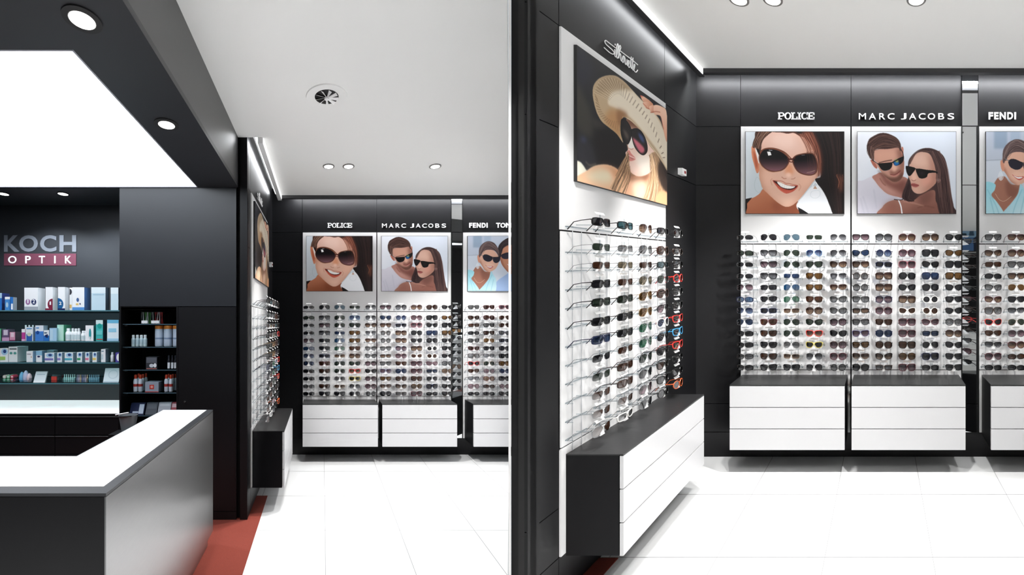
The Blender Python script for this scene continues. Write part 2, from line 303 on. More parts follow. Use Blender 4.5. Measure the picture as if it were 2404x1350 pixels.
    c.strands([(930, 560), (1000, 760), (1010, 960), (1060, 1262)], [(1040, 560), (1130, 740), (1165, 980), (1195, 1262)], 110, 1.7, [(112, 88, 84), (46, 34, 36), (130, 104, 98), (60, 46, 46)], .6, 11)
    c.strands([(700, 700), (740, 610), (820, 555), (910, 535)], [(712, 700), (770, 600), (850, 560), (930, 575)], 26, 1.4, [(120, 92, 86), (44, 32, 32)], .6, 13)
    c.strands([(690, 850), (650, 960), (620, 1080), (690, 1130)], [(720, 960), (720, 1020), (700, 1100), (760, 1120)], 50, 1.7, [(100, 80, 78), (44, 32, 34), (70, 54, 54)], .7, 15)
    # woman's glasses
    c.poly([(660, 730), (690, 728), (760, 745), (768, 765), (745, 800), (715, 836), (690, 835), (668, 790)], (26, 22, 24), blur=.5)
    c.poly([(775, 770), (800, 755), (900, 770), (985, 780), (1010, 800), (920, 810), (900, 850), (860, 868), (815, 862), (790, 820)], (26, 22, 24), blur=.5)
    c.stroke([(900, 785), (1000, 795), (1012, 805)], 6, (26, 22, 24)); c.stroke([(755, 755), (790, 765)], 4, (26, 22, 24))
    c.ell(705, 780, 25, 30, (58, 52, 54), blur=4, alpha=.6); c.ell(845, 810, 38, 30, (58, 52, 54), blur=5, alpha=.6)
    c.stroke([(580, 1115), (605, 1180), (618, 1262)], 5, (238, 236, 240)); c.stroke([(530, 1105), (600, 1112), (640, 1100)], 3, (60, 50, 52))
    return c.a

def poster_beach(W=400, H=330):
    tf = lambda x, y: ((x - 1918) / 745 * W, (y - 562) / 616 * H)
    c = Canvas(W, H, tf, (190, 199, 214))
    c.poly([(1900, 780), (2700, 780), (2700, 1200), (1900, 1200)], (206, 214, 226), blur=2, smooth=False)
    c.poly([(1980, 562), (2080, 562), (2080, 690), (1980, 690)], (150, 168, 190), blur=4, smooth=False)
    c.poly([(2100, 562), (2180, 562), (2180, 640), (2100, 640)], (168, 184, 204), blur=4, smooth=False)
    c.stroke([(1918, 780), (2060, 772)], 3, (150, 160, 178), .7, blur=3)
    # man
    c.poly([(2210, 1190), (2240, 1080), (2330, 1010), (2420, 960), (2560, 980), (2680, 1040), (2680, 1190)], (160, 186, 226), blur=1)
    mf = c.poly([(2285, 800), (2300, 700), (2360, 650), (2450, 640), (2520, 700), (2540, 800), (2520, 900), (2460, 980), (2400, 985), (2340, 930), (2300, 870)], (204, 142, 112), blur=1)
    c.poly([(2290, 790), (2330, 900), (2400, 975), (2340, 960), (2280, 860)], (156, 96, 72), blur=6, clip=mf)
    c.poly([(2260, 760), (2262, 690), (2290, 640), (2340, 600), (2400, 575), (2480, 585), (2550, 650), (2550, 760), (2500, 680), (2400, 660), (2330, 690), (2300, 740), (2290, 800)], (44, 36, 40), blur=1)
    c.strands([(2270, 730), (2330, 610), (2460, 590)], [(2300, 760), (2340, 680), (2500, 660)], 40, 1.6, [(80, 66, 66), (24, 18, 22)], .6, 3)
    c.poly([(2300, 770), (2370, 745), (2400, 770), (2390, 810), (2340, 820), (2305, 805)], (40, 38, 52), blur=.6); c.poly([(2420, 765), (2500, 750), (2520, 790), (2480, 815), (2435, 810)], (40, 38, 52), blur=.6)
    c.stroke([(2290, 775), (2400, 755), (2520, 752)], 3, (26, 22, 28)); c.stroke([(2360, 880), (2420, 900), (2480, 870)], 4, (240, 232, 226)); c.stroke([(2350, 875), (2420, 912), (2490, 865)], 2, (170, 84, 74), .9)
    # woman: neck, face
    c.poly([(2000, 920), (2060, 900), (2110, 960), (2190, 960), (2170, 1040), (2110, 1110), (2050, 1165), (1990, 1090), (1950, 1040)], (164, 112, 94), blur=1)
    c.poly([(2070, 930), (2150, 980), (2180, 970), (2140, 1060), (2080, 1040)], (124, 80, 66), blur=6, alpha=.7)
    wf = c.poly([(2040, 780), (2060, 730), (2120, 700), (2200, 715), (2260, 780), (2270, 850), (2240, 920), (2200, 950), (2160, 965), (2110, 940), (2070, 880), (2045, 840)], (222, 174, 152), blur=.8)
    c.poly([(2060, 830), (2100, 920), (2160, 960), (2100, 950), (2050, 870)], (180, 122, 100), blur=5, clip=wf)
    c.poly([(2150, 860), (2200, 870), (2220, 900), (2160, 930), (2110, 890)], (236, 192, 170), blur=6, clip=wf)
    c.poly([(2028, 785), (2048, 780), (2058, 830), (2050, 862), (2034, 840)], (216, 150, 124), blur=.8)
    c.poly([(2045, 780), (2050, 700), (2090, 645), (2150, 620), (2210, 635), (2250, 680), (2275, 740), (2270, 800), (2240, 740), (2180, 715), (2110, 725), (2070, 770), (2055, 800)], (92, 74, 74), blur=1)
    c.strands([(2055, 760), (2090, 660), (2170, 625), (2260, 700)], [(2070, 780), (2120, 715), (2190, 705), (2265, 780)], 70, 1.7, [(150, 128, 122), (54, 40, 42), (120, 98, 94)], .6, 7)
    c.poly([(2090, 780), (2130, 768), (2175, 785), (2200, 800), (2190, 835), (2150, 850), (2110, 835), (2092, 810)], (36, 34, 46), blur=.6); c.poly([(2205, 800), (2250, 800), (2285, 790), (2280, 840), (2240, 865), (2208, 845)], (36, 34, 46), blur=.6)
    c.stroke([(2062, 768), (2092, 780), (2120, 770), (2200, 798), (2280, 795)], 3, (30, 26, 30)); c.stroke([(2064, 768), (2094, 784)], 1.4, (220, 220, 224), .9)
    c.poly([(2115, 885), (2150, 900), (2205, 900), (2190, 922), (2160, 925)], (196, 92, 86), blur=.6); c.poly([(2125, 892), (2155, 904), (2196, 904), (2180, 915), (2155, 914)], (246, 242, 240), blur=.5)
    c.poly([(2190, 830), (2205, 850), (2200, 868), (2180, 862)], (232, 180, 156), blur=2)
    # blouse
    c.poly([(1900, 960), (1985, 955), (1985, 1000), (1960, 1040), (2000, 1090), (2050, 1165), (2040, 1200), (1900, 1200)], (152, 212, 226), blur=.9, col2=(190, 228, 238), g=[(1920, 980), (2020, 1170)])
    c.poly([(2180, 955), (2210, 1000), (2240, 1060), (2220, 1200), (2040, 1200), (2052, 1165), (2110, 1100), (2160, 1030)], (168, 216, 230), blur=.9, col2=(206, 234, 242), g=[(2120, 1060), (2200, 1180)])
    for p in ([(1930, 1000), (1990, 1110), (2020, 1190)], [(1950, 1060), (1980, 1180)], [(2190, 1000), (2140, 1120), (2120, 1190)], [(2210, 1050), (2180, 1180)]): c.stroke(p, 3, (120, 184, 204), .6, blur=4)
    c.stroke([(1990, 1030), (2020, 1075), (2060, 1085), (2110, 1050)], 1.2, (236, 220, 190), .9)
    c.stroke([(2030, 862), (2012, 900), (2030, 930), (2050, 905)], 2.0, (236, 240, 244), .9, closed=True); c.ell(2031, 898, 14, 28, (226, 232, 240), blur=.6, alpha=.8)
    return c.a

def poster_hat(W=430, H=350):
    ox, oy, k = 1320., 90., 3.377
    def tf(x, y):
        px = ox + x / k; py = oy + y / k; px = min(px, 1640)
        v = 930 * 1.536 / (2068 - px); w = (617 - py) * v / 930
        return ((v - 1.999) / (2.845 - 1.999) * W, (1.101 - w) / (1.101 - .411) * H)
    c = Canvas(W, H, tf, (20, 20, 24))
    c.poly([(112, 60), (240, 200), (230, 330), (112, 420)], (28, 30, 42), blur=14)
    c.poly([(112, 360), (160, 440), (230, 600), (240, 780), (170, 780), (112, 700)], (58, 56, 50), blur=9, alpha=.9)
    c.poly([(240, 640), (330, 680), (340, 720), (260, 720)], (66, 62, 56), blur=6, alpha=.7)
    c.poly([(112, 780), (170, 770), (250, 880), (270, 1010), (190, 1050), (112, 940)], (42, 42, 48), blur=8)
    c.ell(165, 805, 20, 18, (70, 84, 130), blur=5, alpha=.6)
    c.poly([(260, 740), (440, 760), (500, 880), (480, 1040), (300, 1000)], (13, 11, 12), blur=10)
    c.stroke([(185, 985), (215, 1010), (260, 1000)], 4, (120, 110, 90), .6, blur=5)
    c.poly([(100, 985), (140, 985), (180, 1040), (190, 1070), (110, 1100)], (232, 230, 214), blur=1.5)
    # back hair
    c.poly([(500, 760), (520, 900), (490, 960), (440, 1040), (440, 1100), (420, 1200), (560, 1290), (840, 1340), (840, 1180), (800, 1040), (740, 900), (650, 850)], (150, 116, 90), blur=2)
    # shoulder
    c.poly([(100, 1110), (180, 1060), (250, 1015), (340, 1003), (420, 1030), (470, 1090), (560, 1240), (520, 1290), (300, 1230), (100, 1160)], (236, 190, 152), blur=1.2)
    c.poly([(180, 1090), (300, 1040), (380, 1060), (380, 1150), (250, 1140)], (250, 222, 192), blur=10)
    c.poly([(300, 1010), (420, 1030), (470, 1090), (430, 1130), (380, 1050)], (206, 146, 106), blur=8, alpha=.7)
    # neck
    c.poly([(500, 1090), (560, 1100), (680, 1060), (700, 1130), (670, 1290), (560, 1270), (490, 1220)], (214, 166, 134), blur=2)
    c.poly([(500, 1080), (600, 1100), (690, 1070), (660, 1130), (560, 1140)], (120, 76, 56), blur=7, alpha=.85)
    c.poly([(560, 1140), (650, 1140), (650, 1260), (570, 1250)], (240, 210, 186), blur=9, alpha=.8)
    # face
    fm = c.poly([(508, 640), (600, 650), (680, 720), (740, 850), (740, 1000), (690, 1070), (620, 1098), (560, 1080), (520, 1030), (512, 960), (500, 910), (520, 880), (512, 800)], (236, 206, 192), blur=.9)
    c.poly([(480, 620), (700, 640), (730, 780), (640, 740), (520, 700)], (110, 70, 50), blur=8, clip=fm)
    c.poly([(600, 920), (700, 930), (720, 1000), (650, 1060), (590, 1000)], (246, 224, 212), blur=10, clip=fm)
    c.poly([(512, 1000), (560, 1080), (640, 1095), (560, 1100), (500, 1040)], (196, 144, 118), blur=7, clip=fm, alpha=.8)
    c.poly([(520, 830), (545, 780), (575, 850), (560, 880), (525, 875)], (250, 230, 222), blur=2)
    c.stroke([(522, 872), (545, 882), (562, 876)], 2, (180, 110, 96), .8, blur=2)
    c.poly([(512, 905), (530, 890), (545, 915), (580, 955), (560, 972), (530, 975), (516, 960), (520, 935)], (206, 128, 120), blur=1); c.stroke([(516, 925), (540, 938), (578, 955)], 2.5, (240, 220, 214), .9, blur=1); c.stroke([(515, 928), (535, 948), (560, 960)], 1.5, (120, 60, 54), .7)
    # hair strands
    c.strands([(520, 900), (480, 980), (440, 1060), (380, 1190)], [(530, 1040), (540, 1100), (520, 1180), (480, 1270)], 90, 1.8, [(196, 156, 116), (110, 78, 56), (230, 196, 150), (84, 58, 42)], .75, 5)
    c.strands([(690, 930), (700, 1060), (680, 1180), (640, 1290)], [(740, 900), (800, 1060), (830, 1180), (830, 1330)], 150, 2.0, [(222, 184, 140), (150, 112, 82), (244, 214, 176), (120, 86, 62)], .75, 6)
    c.poly([(770, 980), (840, 1030), (840, 1220), (790, 1180), (760, 1080)], (44, 34, 30), blur=5, alpha=.9)
    c.poly([(770, 1220), (840, 1235), (840, 1340), (740, 1300)], (216, 160, 120), blur=3)
    # hat
    H1 = [(236, 420), (250, 360), (290, 315), (350, 292), (410, 292), (450, 310), (500, 350), (560, 415), (620, 480), (700, 560), (770, 640), (800, 720), (840, 860), (840, 1050), (800, 1000), (740, 910), (690, 850), (640, 760), (560, 670), (500, 630), (478, 630), (460, 690), (462, 760), (480, 830), (430, 760), (370, 710), (310, 660), (270, 590), (245, 500)]
    hm = c.poly(H1, (186, 162, 130), blur=.8)
    c.poly([(380, 440), (440, 410), (540, 405), (620, 480), (720, 580), (790, 700), (840, 860), (840, 1040), (760, 900), (640, 740), (540, 630), (430, 560), (360, 520)], (224, 212, 192), blur=3, clip=hm)
    c.poly([(440, 310), (620, 480), (560, 420), (420, 400), (300, 430), (260, 400), (330, 300)], (150, 128, 100), blur=6, clip=hm, alpha=.8)
    c.poly([(330, 660), (380, 560), (480, 600), (500, 640), (460, 720), (470, 800), (400, 740)], (178, 132, 88), blur=8, clip=hm, alpha=.85)
    c.poly([(440, 560), (520, 600), (480, 640), (460, 700), (430, 640)], (130, 88, 56), blur=6, clip=hm, alpha=.7)
    for i in range(24):
        q = i / 23.
        A = [(250 + 120 * q, 430 + 60 * q), (300 + 110 * q, 335 + 110 * q), (410 + 40 * q, 320 + 120 * q), (520 - 20 * q, 420 + 60 * q), (640 - 20 * q, 560 + 30 * q), (740 - 10 * q, 720 + 40 * q), (820 - 20 * q, 960)]
        sp = spline(A, False, 20)
        for j in range(0, len(sp) - 1, 2):
            if (j // 2 + i) % 2 == 0: c.stroke([tuple(sp[j]), tuple(sp[j] * .5 + sp[j + 1] * .5)], 1.5, (104, 82, 60) if i % 2 else (236, 226, 206), .75, clip=hm, smooth=False)
    for i in range(7):
        q = i / 6.
        sp = spline([(255 + 20 * q, 440 + 40 * q), (280 + 30 * q, 580), (360 + 20 * q, 680 - 30 * q), (460, 740 - 80 * q)], False, 12)
        for j in range(0, len(sp) - 1, 2): c.stroke([tuple(sp[j]), tuple(sp[j] * .4 + sp[j + 1] * .6)], 1.5, (112, 82, 56), .6, clip=hm, smooth=False)
    c.stroke([(478, 625), (540, 650), (620, 740), (700, 850), (770, 940), (830, 1030)], 2, (240, 224, 196), .8, clip=hm)
    # sunglasses
    for L, g in (([(465, 660), (480, 642), (510, 660), (540, 710), (545, 770), (530, 820), (512, 838), (485, 800), (466, 740)], 0),
                 ([(548, 740), (580, 718), (620, 735), (655, 790), (672, 850), (670, 900), (640, 925), (600, 900), (565, 840)], 1)):
        m = c.poly(L, (28, 24, 24), blur=.6)
        if g: c.poly([(560, 790), (640, 860), (650, 900), (620, 910), (580, 850)], (196, 104, 120), blur=3, clip=m); c.poly([(600, 750), (640, 780), (650, 830), (620, 810)], (70, 96, 160), blur=4, clip=m, alpha=.7)
        else: c.poly([(480, 720), (520, 760), (525, 800), (500, 790)], (86, 76, 68), blur=4, clip=m)
        c.stroke(L, 4, (10, 8, 10), 1, closed=True)
    c.stroke([(535, 735), (550, 725), (565, 730)], 5, (12, 10, 12))
    # hand
    for P in ([(622, 455), (650, 462), (690, 490), (715, 520), (690, 530), (640, 500)], [(640, 510), (680, 500), (720, 520), (700, 560), (660, 550)], [(690, 540), (730, 530), (750, 560), (720, 590), (700, 580)], [(730, 530), (790, 540), (828, 590), (830, 820), (800, 720), (780, 620), (730, 600)]):
        c.poly(P, (236, 196, 172), blur=.8, col2=(206, 142, 112), g=[(P[0][0], P[0][1]), (P[3][0] if len(P) < 6 else P[-1][0], P[3][1])])
    for p in ([(640, 515), (665, 540)], [(665, 548), (690, 560)], [(700, 588), (740, 580), (775, 585)], [(780, 620), (805, 720)]): c.stroke(p, 3, (170, 80, 56), .7, blur=2)
    c.stroke([(620, 455), (634, 462)], 4, (214, 96, 76), .9)
    return c.a

def poster_sail(W=60, H=90):
    c = Canvas(W, H, lambda x, y: (x * W, y * H), (150, 186, 214))
    c.poly([(0, .55), (1, .55), (1, 1), (0, 1)], (88, 126, 176), smooth=False)
    c.poly([(.55, .05), (.66, .5), (.46, .5)], (70, 96, 120), smooth=False); c.poly([(.75, .42), (1, .42), (1, .5), (.72, .5)], (50, 70, 84), smooth=False)
    c.ell(.22, .33, .13, .14, (214, 170, 150)); c.ell(.25, .26, .16, .09, (30, 24, 26)); c.stroke([(.1, .34), (.3, .34)], 3, (20, 16, 18))
    c.poly([(.05, .5), (.3, .45), (.5, .6), (.48, 1), (0, 1)], (44, 52, 70), smooth=False); c.poly([(.1, .52), (.26, .5), (.22, 1), (.1, 1)], (110, 120, 110), smooth=False)
    return c.a

# ================================================================= mesh builder
ALL = []
def tag(o, label=None, cat=None, group=None, kind=None):
    if label: o['label'] = label
    if cat: o['category'] = cat
    if group: o['group'] = group
    if kind: o['kind'] = kind
    return o
class MB:
    def __init__(s, fn): s.fn = fn; s.v = []; s.f = []; s.m = []; s.mats = []; s.smooth = []
    def mi(s, m):
        if m not in s.mats: s.mats.append(m)
        return s.mats.index(m)
    def add(s, verts, faces, m, smooth=False):
        n = len(s.v); s.v += [s.fn(*p) for p in verts]; k = s.mi(m)
        for f in faces: s.f.append([n + i for i in f]); s.m.append(k); s.smooth.append(smooth)
        return s
    def box(s, xa, xb, ya, yb, za, zb, m, **fm):
        V = [(xa, ya, za), (xb, ya, za), (xb, yb, za), (xa, yb, za), (xa, ya, zb), (xb, ya, zb), (xb, yb, zb), (xa, yb, zb)]
        for k, f in (('bot', (0, 3, 2, 1)), ('top', (4, 5, 6, 7)), ('b0', (0, 1, 5, 4)), ('a1', (1, 2, 6, 5)), ('b1', (2, 3, 7, 6)), ('a0', (3, 0, 4, 7))):
            s.add(V, [f], fm.get(k, m))
        return s
    def quad(s, P, m): return s.add(P, [tuple(range(len(P)))], m)
    def tube(s, pts, r, m, n=6, closed=False, cap=True):
        pts = [Vector(p) for p in pts]; V = []; N = len(pts)
        for i, p in enumerate(pts):
            a = pts[(i - 1) % N] if (closed or i) else p; b = pts[(i + 1) % N] if (closed or i < N - 1) else p
            t = (b - a).normalized(); up = Vector((0, 0, 1)) if abs(t.z) < .9 else Vector((1, 0, 0)); x = t.cross(up).normalized(); y = t.cross(x)
            rr = r[i] if isinstance(r, (list, tuple)) else r
            V += [tuple(p + x * rr * math.cos(2 * math.pi * k / n) + y * rr * math.sin(2 * math.pi * k / n)) for k in range(n)]
        Fc = [(i * n + k, i * n + (k + 1) % n, ((i + 1) % N) * n + (k + 1) % n, ((i + 1) % N) * n + k) for i in range(N if closed else N - 1) for k in range(n)]
        if cap and not closed: Fc += [tuple(range(n))[::-1], tuple((N - 1) * n + k for k in range(n))]
        return s.add(V, Fc, m, True)
    def lathe(s, cx, cy, cz, prof, m, n=20, axis='z'):
        V = []
        for r, h in prof: V += [(cx + r * math.cos(2 * math.pi * k / n), cy + r * math.sin(2 * math.pi * k / n), cz + h) for k in range(n)]
        Fc = [(i * n + k, i * n + (k + 1) % n, (i + 1) * n + (k + 1) % n, (i + 1) * n + k) for i in range(len(prof) - 1) for k in range(n)]
        Fc += [tuple(range(n))[::-1], tuple((len(prof) - 1) * n + k for k in range(n))]
        return s.add(V, Fc, m, True)
    def data(s, name, origin=Vector((0, 0, 0))):
        me = bpy.data.meshes.new(name); me.from_pydata([tuple(Vector(p) - origin) for p in s.v], [], s.f)
        for m in s.mats: me.materials.append(m)
        me.polygons.foreach_set('material_index', s.m); me.polygons.foreach_set('use_smooth', s.smooth); me.update()
        if any(s.smooth): me.set_sharp_from_angle(angle=.7)
        return me
    def build(s, name, parent=None, origin=None, bevel=0):
        if parent is not None: o = bpy.data.objects.new(name, s.data(name, ORG[parent.name])); o.parent = parent
        else:
            origin = Vector(origin) if origin is not None else sum((Vector(p) for p in s.v), Vector()) / len(s.v)
            o = bpy.data.objects.new(name, s.data(name, origin)); o.location = origin
            ORG[o.name] = origin
        if parent is not None: ORG[o.name] = ORG[parent.name]
        if bevel:
            b = o.modifiers.new('bevel', 'BEVEL'); b.width = bevel; b.segments = 2; b.limit_method = 'ANGLE'
        col.objects.link(o); return o
ORG = {}
def empty(name, loc):
    o = bpy.data.objects.new(name, None); o.location = loc; o.empty_display_size = .05; col.objects.link(o); ORG[o.name] = Vector(loc); return o
def struct(o): o['kind'] = 'structure'; return o
def copy_tree(o, parent=None, mats=None):
    c = o.copy(); col.objects.link(c); c.parent = parent
    for ch in o.children: copy_tree(ch, c)
    return c

# ================================================================= the shell of each bay
def clip_poly(P, a, b, c):
    """keep the part of polygon P (x, y) with a*x + b*y <= c"""
    out = []
    for i in range(len(P)):
        p, q = P[i - 1], P[i]; dp = a * p[0] + b * p[1] - c; dq = a * q[0] + b * q[1] - c
        if (dp <= 0) != (dq <= 0): t = dp / (dp - dq); out.append((p[0] + (q[0] - p[0]) * t, p[1] + (q[1] - p[1]) * t))
        if dq <= 0: out.append(q)
    return out
PART = (1196.7 - CX) / F                         # direction of the thin partition between the two bays
REAR = -2.7
def plane_z(R, w): return lambda x, y: Vector((x, y, w + y * R.Dz))
def bay_floor(R, u0, u1, v0, lines_u, lines_v, side):
    """white tiles laid on the joints, cut along the partition"""
    fz = plane_z(R, -EYE); mb = MB(lambda x, y, z: Vector((x, y, -EYE + y * R.Dz + z)))
    def xy(u, v): return (u + v * R.s * R.Dx, v * R.s)
    def cut(P):
        if side < 0: return clip_poly(P, 1, -PART, -.012)
        return clip_poly(P, -1, PART, -.012)
    P = cut([xy(u0, v0), xy(u1, v0), xy(u1, R.V0 + .3), xy(u0, R.V0 + .3)])
    mb.quad([(x, y, 0) for x, y in P], M_GROUT); mb.quad([(x, y, -.12) for x, y in P[::-1]], M_GROUT)
    n = len(P)
    for i in range(n): (x0, y0), (x1, y1) = P[i - 1], P[i]; mb.quad([(x0, y0, -.12), (x1, y1, -.12), (x1, y1, 0), (x0, y0, 0)], M_GROUT)
    g = .0022
    for i in range(len(lines_u) - 1):
        for j in range(len(lines_v) - 1):
            a, b, c, d = max(lines_u[i] + g, u0), min(lines_u[i + 1] - g, u1), max(lines_v[j] + g, v0), min(lines_v[j + 1] - g, R.V0 + .02)
            if a >= b or c >= d: continue
            Q = cut([xy(a, c), xy(b, c), xy(b, d), xy(a, d)])
            if len(Q) > 2: mb.quad([(x, y, .0015) for x, y in Q], M_TILE)
    return struct(mb.build('floor'))
vr1 = REAR / R1.s; vr2 = REAR / R2.s
lu = [.021 + .593 * k for k in range(-8, 30)]; lv = [3.555 - .593 * k for k in range(12, -4, -1)]
bay_floor(R1, -3.9, 3.2, vr1, lu, lv, -1)
lu = [-.312 + .6 * k for k in range(-4, 26)]; lv = [2.803 - .6 * k for k in range(12, -3, -1)]
bay_floor(R2, -1.64, 11.6, vr2, lu, lv, 1)
def carpet(R, u0, u1, v0, v1, side):
    def xy(u, v): return (u + v * R.s * R.Dx, v * R.s)
    P = [xy(u0, v0), xy(u1, v0), xy(u1, v1), xy(u0, v1)]
    if side > 0: P = clip_poly(P, -1, PART, -.012)
    mb = MB(lambda x, y, z: Vector((x, y, -EYE + y * R.Dz + z)))
    mb.quad([(x, y, .006) for x, y in P], M_CARPET)
    for i in range(len(P)): (x0, y0), (x1, y1) = P[i - 1], P[i]; mb.quad([(x0, y0, .001), (x1, y1, .001), (x1, y1, .006), (x0, y0, .006)], M_CARPET)
    return mb.build('carpet')
tag(carpet(R1, -3.72, -.523, 1.3, 3.552, -1), 'red carpet around the grey metal counter, left half of the picture', 'carpet')
tag(carpet(R2, -1.64, -1.455, .2, 2.195, 1), 'dark red carpet corner below the nearest floating cabinet, right half', 'carpet')
def ceiling(R, u0, u1, side, hole=None):
    def xy(u, v): return (u + v * R.s * R.Dx, v * R.s)
    P = [xy(u0, vr1 if side < 0 else vr2), xy(u1, vr1 if side < 0 else vr2), xy(u1, R.V0 - .17), xy(u0, R.V0 - .17)]
    P = clip_poly(P, 1, -PART, -.012) if side < 0 else clip_poly(P, -1, PART, -.012)
    mb = MB(lambda x, y, z: Vector((x, y, 1.56 + y * R.Dz + z)))
    mb.quad([(x, y, 0) for x, y in P[::-1]], M_CEIL); mb.quad([(x, y, .14) for x, y in P], M_CEIL)
    for i in range(len(P)): (x0, y0), (x1, y1) = P[i - 1], P[i]; mb.quad([(x0, y0, 0), (x1, y1, 0), (x1, y1, .14), (x0, y0, .14)], M_CEIL)
    return struct(mb.build('ceiling'))
ceiling(R1, R1.U0 + .13, 3.2, -1); ceiling(R2, R2.U0 + .13, 11.6, 1)

def Zf(R): return lambda x, d, h: R.Z(x, d, h)
def Wf(R): return lambda u, v, w: R.W(u, v, w)

def display_bay(R, near, right, panels):
    """the glasses wall: black panelling with white display panels, mirror strip, coves; the same in both bays"""
    z = Zf(R)
    # back wall: black laminate with grooves at the joints
    mb = MB(z)
    cuts_h = [0, .21, .45, 1.151 - .496 + 1.64, 2.791, 3.34]
    xs = [-.1, .376, 1.309, 2.243, 2.383] + ([3.31] if right <= 4 else [3.31] + [3.31 + .93 * k for k in range(1, 12) if 3.31 + .93 * k < right]) + [right]
    mb.box(-.3, right, -.14, -.012, -.02, 3.36, M_BLACKD)
    for i in range(len(xs) - 1):
        for j in range(len(cuts_h) - 1):
            a, b = xs[i] + .0025, xs[i + 1] - .0025
            if j == 0: a, b = (xs[i], xs[i + 1])
            mb.box(a, b, -.012, -.002, cuts_h[j] + (.0025 if j else 0), cuts_h[j + 1] - .0025, M_BLACK)
    wb = struct(mb.build('wall_back')); 
    # side wall
    mb = MB(z); ds = [0, .487, 1.426, near]
    mb.box(-.04, -.012, 0, near - .004, -.02, 3.36, M_BLACKD)
    for i in range(3):
        hs = cuts_h if i != 1 else [0, .21, 2.791, 3.34]
        for j in range(len(hs) - 1):
            mb.box(-.012, 0, ds[i] + (.0025 if i else 0), ds[i + 1] - .0025, hs[j] + (.0025 if j else 0), hs[j + 1] - .0025, M_BLACK)
    struct(mb.build('wall_left'))
    # pelmets of the coves
    mb = MB(z); mb.box(.13, right, .125, .17, 3.165, 3.36, mat('pelmet_black', (52, 52, 54), .45)); struct(mb.build('trim_1'))
    mb = MB(z); mb.box(.086, .13, .125, near, 3.15, 3.36, M_WHITE if R is R1 else mat('pelmet_black', (52, 52, 54), .45)); struct(mb.build('trim_2'))
    mb = MB(z); mb.box(.13, .136, .17, near - .01, 3.153, 3.1995, M_PROF); prof = mb.build('light_profile')
    # roof of the slot
    mb = MB(z); mb.box(-.13, right, -.13, .17, 3.345, 3.36, M_CEIL); mb.box(-.13, .13, .17, near, 3.345, 3.36, M_CEIL); struct(mb.build('trim_3'))
    def strip(x0, x1, d0, d1, side):
        mb = MB(z); mb.box(x0, x1, d0, d1, 3.215, 3.225, M_LED2 if side else M_LED, top=M_WHITEP)
        o = mb.build('led_strip')
        return o
    which = 'left' if R is R1 else 'right'
    tag(strip(.14, min(right, 3.4), .095, .115, 0), f'light strip in the slot above the poster wall facing us, {which} half', 'light strip')
    tag(prof, f'slim glowing light profile along the ceiling edge over the side wall, {which} half', 'light strip')
    tag(strip(.06, .078, .17, near - .02, 1), f'light strip in the slot above the side wall with the hat poster, {which} half', 'light strip')
    # white display panels
    names = ('smiling woman', 'couple in black sunglasses', 'couple in blue shirts')
    PX = [(.382, 1.303), (1.3155, 2.237), (2.389, 3.305)]
    for i in range(panels):
        a, b = PX[i]; mb = MB(z)
        for h0, h1 in ((.212, .734), (.741, 1.794), (1.802, 2.788)): mb.box(a, b, -.002, .010, h0, h1, M_WHITE)
        mb.box(a, b, -.004, .002, .73, 1.80, M_BLACKD)
        tag(mb.build('display_panel'), f'white display panel behind the {names[i]} poster, {which} half', 'panel', 'white display panels')
    mb = MB(z)
    for h0, h1 in ((.212, .734), (.741, 1.794), (1.802, 2.788)): mb.box(0, .010, .490, 1.423, h0, h1, M_WHITE)
    mb.box(-.002, .003, .49, 1.423, .73, 1.8, M_BLACKD)
    tag(mb.build('display_panel'), f'white display panel on the side wall behind the hat poster, {which} half', 'panel', 'white display panels')
    # mirror strip
    mb = MB(z)
    for h0, h1 in ((.212, .447), (.453, 2.292), (2.298, 2.788), (2.796, 3.34)): mb.box(2.247, 2.378, -.002, .006, h0, h1, M_MIRROR)
    mb.box(2.240, 2.247, -.002, .014, .21, 2.79, M_BLACKD); mb.box(2.378, 2.385, -.002, .014, .21, 2.79, M_BLACKD)
    tag(mb.build('mirror_strip'), f'tall narrow mirror strip between two white display panels, {which} half', 'mirror')
    return PX
display_bay(R1, 1.567, 3.9, 3); display_bay(R2, 1.60, 13.1, 3)

# floating drawer cabinets
def cabinet(R, side, a0, a1, label):
    z = Zf(R) if side == 'back' else (lambda x, d, h: R.Z(d, x, h))     # for the side wall swap the roles of x and d
    D = .29 if side == 'back' else .293
    root = empty('drawer_cabinet', z((a0 + a1) / 2, .012, .196)); tag(root, label, 'cabinet', 'floating white drawer cabinets')
    mb = MB(z); mb.box(a0, a1, .0105, D - .022, .198, .692, M_CAB, top=M_TOP); mb.build('body', root)
    mb = MB(z); mb.box(a0, a1, .0105, D, .692, .698, M_TOP); mb.build('top', root)
    hs = [.196, .3585, .5245, .691]
    for k in range(3):
        mb = MB(z); mb.box(a0 + .001, a1 - .001, D - .018, D, hs[k] + (.003 if k else 0), hs[k + 1] - .003, M_DRAWER); mb.build('drawer', root, bevel=.001)
    return root
WH = {R1: 'left half', R2: 'right half'}
for R in (R1, R2):
    for (a, b), nm in zip(((.394, 1.282), (1.334, 2.215), (2.41, 3.29)), ('smiling woman', 'couple in black sunglasses', 'couple in blue shirts')):
        cabinet(R, 'back', a, b, f'floating white three-drawer cabinet with black top under the {nm} poster, {WH[R]}')
    cabinet(R, 'side', .505, 1.395, f'floating white drawer cabinet on the side wall under the straw hat poster, {WH[R]}')
